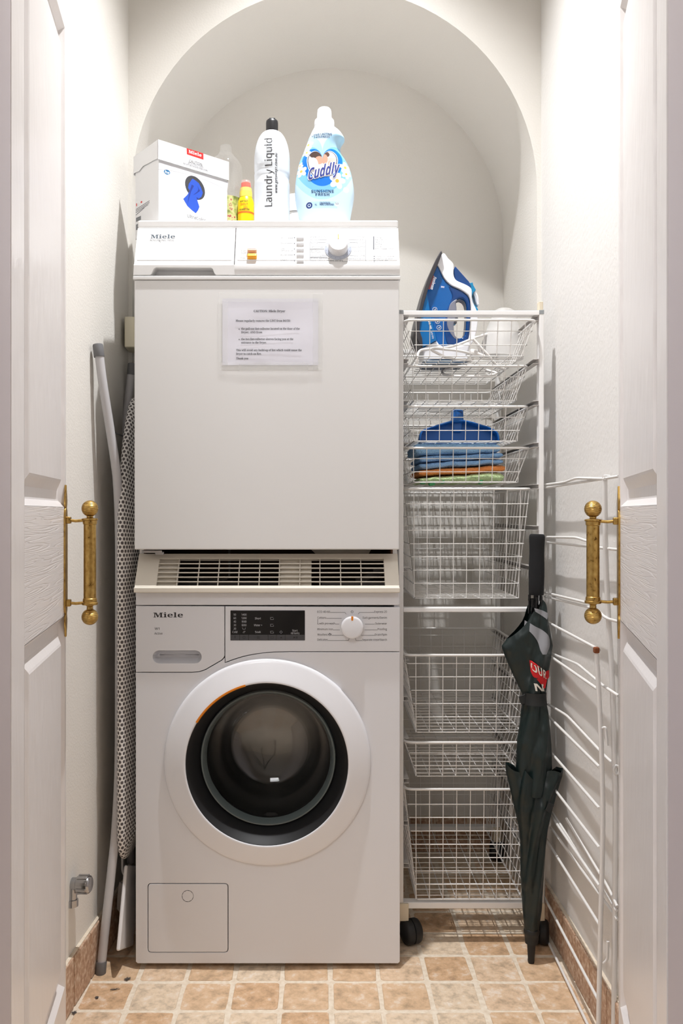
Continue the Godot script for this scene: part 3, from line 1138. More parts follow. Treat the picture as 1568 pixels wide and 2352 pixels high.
func washer_display(t: Node3D, fr: Transform3D) -> void:
	var b := MB.new()
	var c := (flat(529, 1402, WZ) + flat(700, 1471, WZ)) / 2
	b.prism(fr, rrect(c, Vector2(171.0, 69.0) / 1018.2, 0.0008, 2), -0.001, 0.0006, 0.0004)
	var d := part("display", b, M["black_gloss"], t)
	var f1 := front(WZ - 0.0006)
	# the row of touch keys
	var xs := [529.8, 550.2, 570.6, 615.4, 634.2, 655.2, 699.6]
	for i in 6:
		b = MB.new()
		var k := (flat(xs[i] + 0.3, 1457.8, WZ) + flat(xs[i + 1] - 0.3, 1470.4, WZ)) / 2
		var w: float = (xs[i + 1] - xs[i] - 0.8) / 1018.2
		b.prism(f1, rrect(k, Vector2(w, 0.0122), 0.0004, 1), 0.0, 0.0003)
		part("touch_key", b, M["display_strip"], d)
	b = MB.new()
	for l in [["90", 536.3, 541.9, 1414], ["60", 536.3, 541.9, 1422], ["40", 536.3, 541.9, 1430], ["30", 536.3, 541.9, 1438], ["20", 536.3, 541.9, 1446], ["Cold", 533.5, 544.8, 1453.8], ["1400", 554.4, 566, 1414], ["1200", 554.4, 566, 1422], ["900", 555, 565.6, 1430], ["600", 555, 565.6, 1438], ["Short", 585.2, 599, 1422.6], ["Water +", 583, 602, 1438.2], ["Soak", 585.6, 599, 1453.8], ["Start", 671, 683.4, 1450.6]]:
		say(b, l[0], "sans", f1, l[1], l[2], l[3], 4.2)
	say(b, "Add laundry", "sans", f1, 667.6, 687.6, 1456.4, 2.6)
	for y in [1420.2, 1436, 1451.6]:
		for e in [[[621, y - 2.2], [627, y - 2.2]], [[621, y + 2.6], [628, y + 2.6]], [[621, y - 2.2], [621, y + 2.6]], [[628, y], [628, y + 2.6]]]:
			line(b, f1, e, 0.5)
	line(b, f1, [[556.5, 1441.6], [557.6, 1445.4], [562.8, 1445.4], [563.8, 1441.6]], 0.5)
	line(b, f1, [[557.5, 1453.4], [560, 1449.4], [563, 1449.4], [560.6, 1453.4], [557.5, 1453.4]], 0.5)
	line(b, f1, [[642, 1451.8], [645.2, 1448.6], [648.4, 1451.8], [645.2, 1455], [642, 1451.8]], 0.5)
	part("lettering", b, M["display_print"], d).set_meta("kind", "stuff")
	b = MB.new()
	var f2 := front(WZ - 0.0010)
	patch(b, f2, [[643, 1465.6], [645.4, 1462.4], [647.8, 1465.6]])
	patch(b, f2, [[674, 1461.6], [678, 1464], [674, 1466.4]])
	patch(b, f2, [[679.4, 1461.6], [680.6, 1461.6], [680.6, 1466.4], [679.4, 1466.4]])
	patch(b, f2, [[682, 1461.6], [683.2, 1461.6], [683.2, 1466.4], [682, 1466.4]])
	line(b, f2, [[539.6, 1460.6], [539.6, 1465.6]], 1.2)
	line(b, f2, [[621.6, 1462], [628, 1462], [628, 1466.2], [621.6, 1466.2], [621.6, 1462]], 0.5)
	for y in [1461.8, 1464, 1466.2]:
		line(b, f2, [[590, y], [596, y]], 0.6)
	var ring := []
	for i in 13:
		ring.append([560.2 + 3.0 * cos(TAU * i / 12), 1464 + 3.0 * sin(TAU * i / 12)])
	line(b, f2, ring, 0.5)
	part("key_print", b, M["black_satin"], d).set_meta("kind", "stuff")

func washer_dial(t: Node3D, fr: Transform3D) -> void:
	var c := flat(808, 1439.2, WZ)
	var b := MB.new()
	var axis := Transform3D(Basis(Vector3.RIGHT, Vector3.BACK, Vector3.DOWN), Vector3(c.x, c.y, -WZ))
	b.lathe(axis, [Vector2(0.0262, -0.001), Vector2(0.0262, 0.0008), Vector2(0.0256, 0.0012)], 48)
	b.lathe(axis, [Vector2(0.0256, 0.0), Vector2(0.0252, 0.012), Vector2(0.0244, 0.0155), Vector2(0.0225, 0.0170), Vector2(0.020, 0.0174), Vector2(0.0, 0.0176)], 48)
	var k := part("program_dial", b, M["washer_ring"], t)
	b = MB.new()
	b.rbox(Transform3D(Basis(), Vector3(c.x, c.y + 0.0205, -WZ + 0.0168)), Vector3(0.0046, 0.0098, 0.0022), 0.0008)
	part("pointer", b, M["orange_plastic"], k)
	b = MB.new()
	for l in [["ECO 40-60", 728.6, 757.6, 1407.4], ["Cottons", 728.6, 749, 1421], ["with pre-wash", 732.6, 769, 1434.2], ["Minimum iron", 728.6, 764, 1447.4], ["Woollens", 728.6, 752, 1459.8], ["Delicates", 728.6, 752.4, 1471.4], ["Express 20", 859.6, 888.2, 1407.4], ["Dark garments/Denim", 832.8, 888.2, 1421], ["Outerwear", 861, 888.2, 1434.4], ["Proofing", 867, 888.2, 1447.4], ["Drain/Spin", 860.6, 888.2, 1459.8], ["Separate rinse/Starch", 832, 888.2, 1471.6]]:
		say(b, l[0], "sans", fr, l[1], l[2], l[3], 4.4)
	for e in [[[758.6, 1406.8], [792, 1406.8], [794.6, 1410.4]], [[750, 1420.4], [784, 1420.4]], [[729.2, 1422.4], [729.2, 1433.6], [732, 1433.6]], [[770, 1433.6], [778.6, 1433.6]], [[765, 1446.8], [780, 1446.8]], [[762, 1459.2], [788, 1459.2]], [[753.4, 1471], [800, 1471], [801.6, 1466.4]], [[858.8, 1406.8], [825, 1406.8], [822.6, 1410.4]], [[838, 1433.8], [860, 1433.8]], [[837, 1446.8], [866, 1446.8]], [[829.4, 1459.2], [860, 1459.2]], [[831.4, 1471.2], [817.6, 1471.2], [815.8, 1466.4]]]:
		line(b, fr, e, 0.7)
	line(b, fr, [[753.6, 1455.4], [755, 1459.6], [759.6, 1459.6], [761, 1455.4]], 0.7)
	line(b, fr, [[755, 1457.6], [757.2, 1454.4], [759.4, 1457.6]], 1.2)
	var pw := []
	for i in 11:
		var a := -PI / 2 + 0.6 + (TAU - 1.2) * i / 10
		pw.append([808.4 + 2.6 * cos(a), 1405 + 2.6 * sin(a)])
	line(b, fr, pw, 0.6)
	line(b, fr, [[808.4, 1401.6], [808.4, 1404.6]], 0.6)
	part("dial_print", b, M["print_black"], t).set_meta("kind", "stuff")

func washer_door(t: Node3D) -> void:
	var c := flat(614, 1749, WZ)
	# local y points at the camera
	var ax := Transform3D(Basis(Vector3.RIGHT, Vector3.BACK, Vector3.DOWN), Vector3(c.x, c.y, -WZ))
	var b := MB.new()
	b.lathe(ax, [Vector2(0.2325, -0.004), Vector2(0.2332, 0.002), Vector2(0.2322, 0.0055), Vector2(0.2292, 0.0088), Vector2(0.2250, 0.0105), Vector2(0.21, 0.0155), Vector2(0.195, 0.0212), Vector2(0.1865, 0.0240), Vector2(0.1840, 0.0246), Vector2(0.1822, 0.0240), Vector2(0.1812, 0.0222), Vector2(0.1812, 0.015)], 112)
	var d := part("door_ring", b, M["washer_ring"], t)
	b = MB.new()
	b.lathe(ax, [Vector2(0.1813, 0.0222), Vector2(0.1790, 0.0205), Vector2(0.1660, -0.008), Vector2(0.1560, -0.030), Vector2(0.1545, -0.040)], 96)
	part("inner_ring", b, M["black_satin"], d)
	# orange grip mark on the inner edge
	b = MB.new()
	b.lathe(ax, [Vector2(0.1850, 0.0236), Vector2(0.1846, 0.0256), Vector2(0.1812, 0.0256), Vector2(0.1795, 0.0215)], 24, 38.0, -deg_to_rad(149), -deg_to_rad(105))
	part("grip_mark", b, M["orange_plastic"], d)
	# glass: a thick pale edge and a deep bowl
	b = MB.new()
	b.lathe(ax, [Vector2(0.1556, -0.034), Vector2(0.1550, -0.027), Vector2(0.1530, -0.0235), Vector2(0.1500, -0.0235), Vector2(0.1475, -0.027), Vector2(0.1450, -0.036), Vector2(0.1428, -0.044)], 96)
	part("glass_rim", b, M["glass_edge"], d)
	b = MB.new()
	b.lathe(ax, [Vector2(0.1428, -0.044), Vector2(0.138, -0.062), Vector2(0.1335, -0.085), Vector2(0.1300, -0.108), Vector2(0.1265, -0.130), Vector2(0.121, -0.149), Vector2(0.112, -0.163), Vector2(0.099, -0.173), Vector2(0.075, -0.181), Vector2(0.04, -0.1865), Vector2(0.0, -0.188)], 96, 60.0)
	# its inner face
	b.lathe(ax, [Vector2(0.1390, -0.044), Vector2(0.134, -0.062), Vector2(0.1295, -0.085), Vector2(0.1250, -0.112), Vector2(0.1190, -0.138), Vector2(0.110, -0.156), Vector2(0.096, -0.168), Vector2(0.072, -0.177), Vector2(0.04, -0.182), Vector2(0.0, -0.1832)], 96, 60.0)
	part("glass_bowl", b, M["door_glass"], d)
	b = MB.new()
	b.lathe(ax, [Vector2(0.168, -0.03), Vector2(0.172, -0.05), Vector2(0.150, -0.062), Vector2(0.152, -0.080), Vector2(0.185, -0.09), Vector2(0.20, -0.10)], 64, 50.0)
	part("door_seal", b, M["black_rubber"], t)
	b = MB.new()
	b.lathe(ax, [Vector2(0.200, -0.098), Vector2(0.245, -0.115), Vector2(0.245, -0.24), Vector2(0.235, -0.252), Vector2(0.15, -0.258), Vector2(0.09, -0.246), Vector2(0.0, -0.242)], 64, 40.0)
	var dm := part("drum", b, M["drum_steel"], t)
	for k in 3:
		var a := TAU * k / 3 + 0.5
		b = MB.new()
		var f2 := ax * Transform3D(Basis(Vector3.UP, a), Vector3.ZERO)
		b.rbox(f2 * Transform3D(Basis(), Vector3(0.222, -0.18, 0)), Vector3(0.05, 0.11, 0.04), 0.012)
		part("paddle", b, M["cavity_metal"], dm)


# ------------------------------------------------------------------ tumble dryer
const DZ := 1.847
const DL := -0.4150
const DR := 0.1806

func make_dryer() -> void:
	var t := thing("tumble_dryer", "white tumble dryer with blank door, stacked on the washing machine", "dryer", Vector3(-0.1165, 0.8505, -2.15))
	var mid := (DL + DR) / 2
	var wide := DR - DL
	var b := MB.new()
	# cabinet: closed above the open base that the grille covers
	b.box(Vector3(DL + 0.002, 0.955, -2.46), Vector3(DR - 0.002, 1.556, -DZ - 0.030))
	b.box(Vector3(DL + 0.002, 1.556, -2.46), Vector3(DR - 0.002, 1.679, -1.921))
	b.box(Vector3(DL + 0.002, 0.8505, -2.46), Vector3(DL + 0.012, 0.955, -DZ - 0.055))
	b.box(Vector3(DR - 0.012, 0.8505, -2.46), Vector3(DR - 0.002, 0.955, -DZ - 0.055))
	part("cabinet", b, M["dryer_white"], t)
	b = MB.new()
	b.rbox(Transform3D(Basis(), Vector3(mid + 0.0, 1.6892, -2.175)), Vector3(wide - 0.0005, 0.0176, 0.57), 0.004, 3)
	part("top_cover", b, M["dryer_panel"], t)
	# door: flat sheet with a folded lip along its top edge
	b = MB.new()
	b.rbox(Transform3D(Basis(), Vector3(mid, 1.2480, -DZ - 0.0145)), Vector3(wide - 0.004, 0.6020, 0.029), 0.003, 2)
	var dd := part("door", b, M["dryer_white"], t)
	b = MB.new()
	b.rbox(Transform3D(Basis(), Vector3(mid, 1.5535, -DZ - 0.0125)), Vector3(wide + 0.001, 0.0085, 0.031), 0.002, 2)
	part("top_lip", b, M["dryer_panel"], dd)
	dryer_panel(t)
	dryer_grille(t)

func dryer_panel(t: Node3D) -> void:
	# the panel leans back: lower edge at depth 1.8515, upper edge at 1.888
	var lo := Vector3(0, 1.586, -1.8515)
	var hi := Vector3(0, 1.6785, -1.888)
	var up := (hi - lo).normalized()
	var fr := Transform3D(Basis(Vector3.RIGHT, up, Vector3.RIGHT.cross(up)), lo)
	var tall := lo.distance_to(hi)
	var cut := -0.1903
	var b := MB.new()
	b.box(Vector3(DL + 0.01, 1.562, -1.92), Vector3(DR - 0.01, 1.672, -1.894))
	part("panel_backing", b, M["dryer_white"], t)
	# container drawer on the left and control panel on the right, each a leaning face over an upright lip
	for s in 2:
		var x0: float = [DL + 0.001, cut + 0.0012][s]
		var x1: float = [cut - 0.0008, DR - 0.0008][s]
		b = MB.new()
		var prof := PackedVector2Array([Vector2(1.8950, 1.5600), Vector2(1.8950, 1.6778), Vector2(1.8880, 1.6785), Vector2(1.8520, 1.5868), Vector2(1.8462, 1.5825)])
		if s == 1:
			prof.append(Vector2(1.8450, 1.5720)); prof.append(Vector2(1.8475, 1.5602))
		else:
			prof.append(Vector2(1.8462, 1.5800)); prof.append(Vector2(1.8800, 1.5800)); prof.append(Vector2(1.8800, 1.5600))
		# plan of the profile is (depth, height): local x = depth, y = height, z = along the machine
		b.prism(Transform3D(Basis(Vector3.FORWARD, Vector3.UP, Vector3.RIGHT), Vector3.ZERO), prof, x0, x1)
		var pn := part(["container_drawer", "control_panel"][s], b, M["dryer_panel"], t)
		if s == 0:
			# lip with the finger notch
			b = MB.new()
			b.prism(front(1.8450), outline([[307, 608], [538.4, 608], [538.4, 632], [496, 632], [492, 628], [488, 618], [484, 615.4], [358, 614.6], [354, 617], [348, 629], [344, 632], [305.5, 632]], 1.845), -0.03, 0.0, 0.0012)
			part("drawer_lip", b, M["dryer_panel"], pn)
			b = MB.new()
			b.box(Vector3(-0.385, 1.5605, -1.879), Vector3(-0.22, 1.584, -1.874))
			part("grip_recess", b, M["dryer_panel"], pn)
		# a thin face sheet set inside a narrow border
		b = MB.new()
		var m := Vector2((x0 + x1) / 2, tall / 2 + 0.0035)
		b.prism(fr, rrect(m, Vector2(x1 - x0 - 0.010, tall - 0.013), 0.002, 2), -0.0005, 0.0007, 0.0005)
		part("face_sheet", b, M["dryer_panel"], pn)
		if s == 0:
			b = MB.new()
			var f1 := fr * Transform3D(Basis(), Vector3(0, 0, 0.0007))
			say(b, "Miele", "serif_bold", f1, 345.5, 401.5, 547.6, 8.4)
			part("lettering", b, M["print_blue_grey"], pn)
			b = MB.new()
			say(b, "NOVOTRONIC T653C", "sans", f1, 344.5, 400.5, 554.2, 4.2)
			line(b, f1, [[365, 553], [369, 557]], 0.8)
			part("model_print", b, M["print_grey"], pn)
		else:
			dryer_controls(pn, fr * Transform3D(Basis(), Vector3(0, 0, 0.0007)))

func dryer_controls(pn: Node3D, f1: Transform3D) -> void:
	var b: MB
	for y in [547.2, 560.2, 573, 586, 599]:
		b = MB.new()
		var c := ray_on(689.3, y, f1)
		b.rbox(f1 * Transform3D(Basis(Vector3.RIGHT, -0.3), Vector3(c.x, c.y, 0.001)), Vector3(0.0165, 0.0066, 0.0062), 0.0014)
		part("push_button", b, M["plastic_white"], pn)
	for e in [[577, "peach_plastic"], [590.5, "amber_plastic"]]:
		b = MB.new()
		var c := ray_on(579, e[0], f1)
		b.rbox(f1 * Transform3D(Basis(Vector3.RIGHT, -0.25), Vector3(c.x, c.y, 0.0025)), Vector3(0.0212, 0.0115, 0.0100), 0.0026, 3)
		var sw := part("push_button", b, M[e[1]], pn, "amber push button" if e[1] == "amber_plastic" else "white and peach push button")
		if e[1] == "peach_plastic":
			b = MB.new()
			b.rbox(f1 * Transform3D(Basis(Vector3.RIGHT, -0.25), Vector3(c.x, c.y + 0.0026, 0.0032)), Vector3(0.0200, 0.0070, 0.0098), 0.0022, 3)
			part("button_top", b, M["plastic_white"], sw)
	# dial
	var k := ray_on(776, 571.5, f1)
	var ax := f1 * Transform3D(Basis(Vector3.RIGHT, Vector3.BACK, Vector3.DOWN), Vector3(k.x, k.y, 0))
	b = MB.new()
	b.lathe(ax, [Vector2(0.0304, -0.001), Vector2(0.0304, 0.0012), Vector2(0.0296, 0.0018), Vector2(0.0, 0.0019)], 48)
	var base := part("dial_scale", b, M["dial_grey"], pn)
	b = MB.new()
	for i in 15:
		var a := deg_to_rad(-60 + 300.0 * i / 14) + PI / 2 + PI / 6 + PI / 2
		var q := disc(Vector2(k.x + cos(a) * 0.0272, k.y + sin(a) * 0.0272), 0.0006, 8)
		b._cap(f1, q, 0.0021, 1.0)
	part("scale_marks", b, M["charcoal_print"], base)
	b = MB.new()
	b.lathe(ax, [Vector2(0.0218, 0.001), Vector2(0.0214, 0.012), Vector2(0.0208, 0.0185), Vector2(0.0190, 0.0205), Vector2(0.0, 0.0210)], 48)
	for i in 40:
		var a := TAU * i / 40
		b.rod(ax * Vector3(cos(a) * 0.0216, 0.002, sin(a) * 0.0216), ax * Vector3(cos(a) * 0.0210, 0.017, sin(a) * 0.0210), 0.0006, 5)
	var kn := part("timer_dial", b, M["plastic_white"], pn)
	b = MB.new()
	b.rbox(f1 * Transform3D(Basis(), Vector3(k.x + 0.0002, k.y + 0.0165, 0.0212)), Vector3(0.0022, 0.0125, 0.0014), 0.0005)
	part("pointer", b, M["amber_plastic"], kn)
	# print
	b = MB.new()
	for l in [["1-On", 553.4, 565, 578.4], ["0-Off", 553.4, 565, 583.6], ["Door", 552.4, 563, 594.4], ["Anti-crease", 645.6, 672.4, 548.2], ["Short", 645, 657.6, 560.8], ["Low", 645, 653.6, 573], ["temperature", 645, 671.6, 577.6], ["Buzzer", 644.4, 659, 587.2], ["START", 644.2, 658.6, 600], ["MINIMUM IRON", 711.6, 747, 546.4], ["Normal+", 712.8, 732.6, 552.2], ["Normal", 713, 730.4, 559.2], ["Hand iron", 712.8, 734.4, 568.8], ["Woollens", 713.2, 733, 577.6], ["Hand care", 713.2, 735.6, 581.2], ["Smoothing", 713, 736.8, 588.4], ["20 mins. warm", 712.8, 744.6, 595.2], ["TIMED DRYING", 711.6, 747, 602], ["15 mins cool air", 750.4, 784.4, 600.4], ["COTTONS", 815.2, 838.6, 546.4], ["Extra dry", 817, 838, 552.2], ["Normal+", 818, 838, 559.4], ["Normal", 822, 838, 568.6], ["Hand iron 6", 813, 838, 578.8], ["Hand iron 66", 810.4, 838, 589], ["Machine iron", 810, 838.4, 596.4], ["Drying", 861, 875, 547.4], ["Machine iron", 861, 888.6, 552.4], ["Hand iron", 861, 882, 557.6], ["Normal", 861, 877, 562.8], ["Cool air", 861, 878.4, 568], ["Anti-crease/Finish", 861, 904, 573.2], ["Empty out container", 862, 906, 590.6], ["Clean out airways", 862, 901.4, 596], ["Locked", 862, 878.4, 601.2], ["PC", 884.6, 891.4, 601]]:
		say(b, l[0], "sans", f1, l[1], l[2], l[3], 3.5)
	for e in [[[711.4, 549.6], [711.4, 571.6], [744, 571.6]], [[744, 573], [711.4, 573], [711.4, 590.6], [752, 590.6]], [[752, 592], [711.4, 592], [711.4, 597.6]], [[839.6, 549.6], [839.6, 601], [786, 601], [786, 597.6]], [[733.4, 550.6], [750, 550.6]], [[731, 557.6], [748, 557.6]], [[735.4, 567], [744, 567]], [[738, 586.6], [752, 586.6]], [[745.6, 593.6], [756, 593.6]], [[816, 550.6], [800, 550.6]], [[817, 557.6], [803, 557.6]], [[821, 567], [806, 567]], [[812, 577], [806, 577]], [[809.6, 587.4], [803, 587.4]], [[809, 594.6], [796, 594.6]], [[658.6, 558.8], [673, 558.8]], [[660, 585.2], [673, 585.2]], [[659.6, 598.4], [672, 598.4]]]:
		line(b, f1, e, 0.7)
	part("panel_print", b, M["print_grey"], pn).set_meta("kind", "stuff")
	for q in [[676, 546], [676, 559.2], [676, 572], [676, 585.2], [676, 598.2], [859, 588.8], [859, 594.2], [859, 599.6]]:
		b = MB.new()
		b._cap(f1, disc(ray_on(q[0], q[1], f1), 0.0015, 12), 0.0003, 1.0)
		part("indicator_lamp", b, M["print_grey"], pn)
	b = MB.new()
	patch(b, f1, [[856.4, 573.4], [859, 573.4], [859, 543], [856.4, 543]])
	part("progress_bar", b, M["print_grey"], pn)

func dryer_grille(t: Node3D) -> void:
	# leaning grille: upper edge at depth 1.912, lower edge 1.862
	var lo := Vector3(0, 0.8625, -1.8520)
	var hi := Vector3(0, 0.9355, -1.9000)
	var up := (hi - lo).normalized()
	var fr := Transform3D(Basis(Vector3.RIGHT, up, Vector3.RIGHT.cross(up)), lo)
	var tall := lo.distance_to(hi)
	# opening, in the panel's own measure
	var a := ray_on(359, 1344.5, fr)
	var c := ray_on(881, 1282.5, fr)
	var mid := (DL + DR) / 2
	var b := MB.new()
	var open := PackedVector2Array([Vector2(a.x, a.y), Vector2(c.x, a.y), Vector2(c.x - 0.0005, c.y), Vector2(a.x, c.y)])
	b.prism(fr, PackedVector2Array([Vector2(DL + 0.001, 0), Vector2(DR - 0.001, 0), Vector2(DR - 0.001, tall), Vector2(DL + 0.001, tall)]), -0.012, 0.0, 0.0008, open, 1)
	# upright lip along the bottom
	b.rbox(Transform3D(Basis(), Vector3(mid, 0.8565, -1.866)), Vector3(DR - DL, 0.0122, 0.036), 0.0025)
	var g := part("base_grille", b, M["dryer_cream"], t)
	for i in 5:
		b = MB.new()
		var y: float = lerpf(a.y, c.y, (i + 1) / 6.0)
		b.rbox(fr * Transform3D(Basis(Vector3.RIGHT, 0.35), Vector3((a.x + c.x) / 2, y, -0.005)), Vector3(c.x - a.x + 0.002, 0.0024, 0.009), 0.0007, 1)
		part("slat", b, M["dryer_cream"], g)
	for px in [408.0, 455.5, 501.5, 548.5, 595.5, 641.0, 688.5, 734.5, 782.0, 829.0]:
		b = MB.new()
		var x := ray_on(px, 1313, fr).x
		b.rbox(fr * Transform3D(Basis(), Vector3(x, (a.y + c.y) / 2, -0.0065)), Vector3(0.0022, c.y - a.y, 0.007), 0.0006, 1)
		part("grille_bar", b, M["dryer_cream"], g)
	# closed sections behind the slats
	for e in [[359.0, 409.0], [641.0, 715.0]]:
		b = MB.new()
		var x0 := ray_on(e[0], 1313, fr).x
		var x1 := ray_on(e[1], 1313, fr).x
		b.rbox(fr * Transform3D(Basis(), Vector3((x0 + x1) / 2, (a.y + c.y) / 2, -0.0125)), Vector3(x1 - x0, c.y - a.y, 0.003), 0.0006, 1)
		part("blank_panel", b, M["dryer_cream"], g)
	# the dusty hollow behind
	b = MB.new()
	b.box(Vector3(DL + 0.012, 0.852, -2.20), Vector3(DR - 0.012, 0.855, -1.885))
	b.box(Vector3(DL + 0.012, 0.852, -2.21), Vector3(DR - 0.012, 0.955, -2.20))
	b.box(Vector3(DL + 0.012, 0.950, -2.20), Vector3(DR - 0.012, 0.9548, -1.88))
	b.box(Vector3(DL + 0.012, 0.855, -2.20), Vector3(DL + 0.016, 0.950, -1.90))
	b.box(Vector3(DR - 0.016, 0.855, -2.20), Vector3(DR - 0.012, 0.950, -1.90))
	var h := part("base_hollow", b, M["brown_board"], t)
	b = MB.new()
	# tray edge, arm and hinge pieces that show through
	b.rbox(Transform3D(Basis(), Vector3(-0.20, 0.8585, -1.99)), Vector3(0.28, 0.010, 0.05), 0.002)
	b.rbox(Transform3D(Basis(), Vector3(0.085, 0.8585, -1.98)), Vector3(0.16, 0.012, 0.05), 0.002)
	b.rbox(Transform3D(Basis(Vector3.BACK, 0.35), Vector3(0.118, 0.876, -1.975)), Vector3(0.065, 0.014, 0.004), 0.002)
	b.rbox(Transform3D(Basis(), Vector3(0.145, 0.889, -1.975)), Vector3(0.034, 0.018, 0.004), 0.002)
	b.tube(rounded([Vector3(-0.345, 0.885, -1.985), Vector3(-0.325, 0.872, -1.985), Vector3(-0.235, 0.868, -1.985), Vector3(-0.216, 0.872, -1.985), Vector3(-0.216, 0.95, -1.985)], 0.008), 0.003, 6)
	part("hinge_frame", b, M["cavity_metal"], h)
	b = MB.new()
	b.prism(front(1.95), outline([[714, 1262], [852, 1262], [846, 1274], [838, 1282], [736, 1282], [726, 1274]], 1.95), -0.04, 0.0, 0.002)
	part("fan_housing", b, M["dryer_cream"], h)
	b = MB.new()
	b.rbox(Transform3D(Basis(), Vector3(-0.378, 0.9415, -1.878)), Vector3(0.046, 0.006, 0.018), 0.0015)
	b.rbox(Transform3D(Basis(), Vector3(-0.362, 0.9375, -1.880)), Vector3(0.020, 0.007, 0.010), 0.0015)
	part("catch", b, M["chrome"], t)


# ------------------------------------------------------------------ the taped notice
func make_notice() -> void:
	var z := DZ - 0.0008
	var fr := front(z)
	var p := at(620.5, 838, z)
	var t := thing("paper_notice", "printed lavender-white caution notice taped to the dryer door", "notice", p)
	var b := MB.new()
	# a sheet that bellies very slightly
	var rows := []
	for i in 9:
		var row := []
		for j in 13:
			var q := at(lerpf(510.5, 730.5, j / 12.0), lerpf(686, 839, i / 8.0), z)
			q.z += 0.0006 + 0.0009 * sin(i * 0.9 + j * 0.35) * sin(PI * i / 8.0) * sin(PI * j / 12.0)
			row.append(q)
		rows.append(row)
	b.sheet(rows)
	part("sheet", b, M["paper"], t)
	b = MB.new()
	var f1 := front(z - 0.0018)
	for l in [["CAUTION: Miele Dryer", 582.6, 654.8, 717.2, 5.2], ["Please regularly remove the LINT from BOTH:", 541.4, 666.8, 739.2, 4.6], ["the pull-out lint-collector located on the door of the", 553.8, 688, 757.4, 4.4], ["Dryer;  AND from", 553.8, 602, 765.4, 4.4], ["the two lint-collector sleeves facing you at the", 553.8, 673.2, 781.2, 4.4], ["entrance to the Dryer.", 553.8, 612, 789.2, 4.4], ["This will avoid any build-up of lint which could cause the", 542, 692.4, 806.6, 4.4], ["Dryer to catch on fire.", 542, 600.2, 815, 4.4], ["Thank you", 542, 570, 825.4, 4.4]]:
		say(b, l[0], "serif_bold", f1, l[1], l[2], l[3], l[4])
	for y in [756, 779.8]:
		b._cap(f1, disc(ray_on(549, y, f1), 0.0011, 10), 0.0003, 1.0)
	part("lettering", b, M["print_black"], t).set_meta("kind", "stuff")
	for e in [[502, 742, 672, 694], [504, 740, 832, 850], [502, 524, 694, 840], [718, 741, 676, 850], [548, 708, 836, 853]]:
		b = MB.new()
		var f2 := front(z - 0.0022)
		b.prism(f2, outline([[e[0], e[2]], [e[1], e[2] + 1.0], [e[1] - 1.0, e[3] + 0.6], [e[0] + 1.0, e[3]]], z), 0.0, 0.0001)
		part("tape_strip", b, M["tape"], t)


# ------------------------------------------------------------------ what stands on the dryer
const TOP := 1.6982

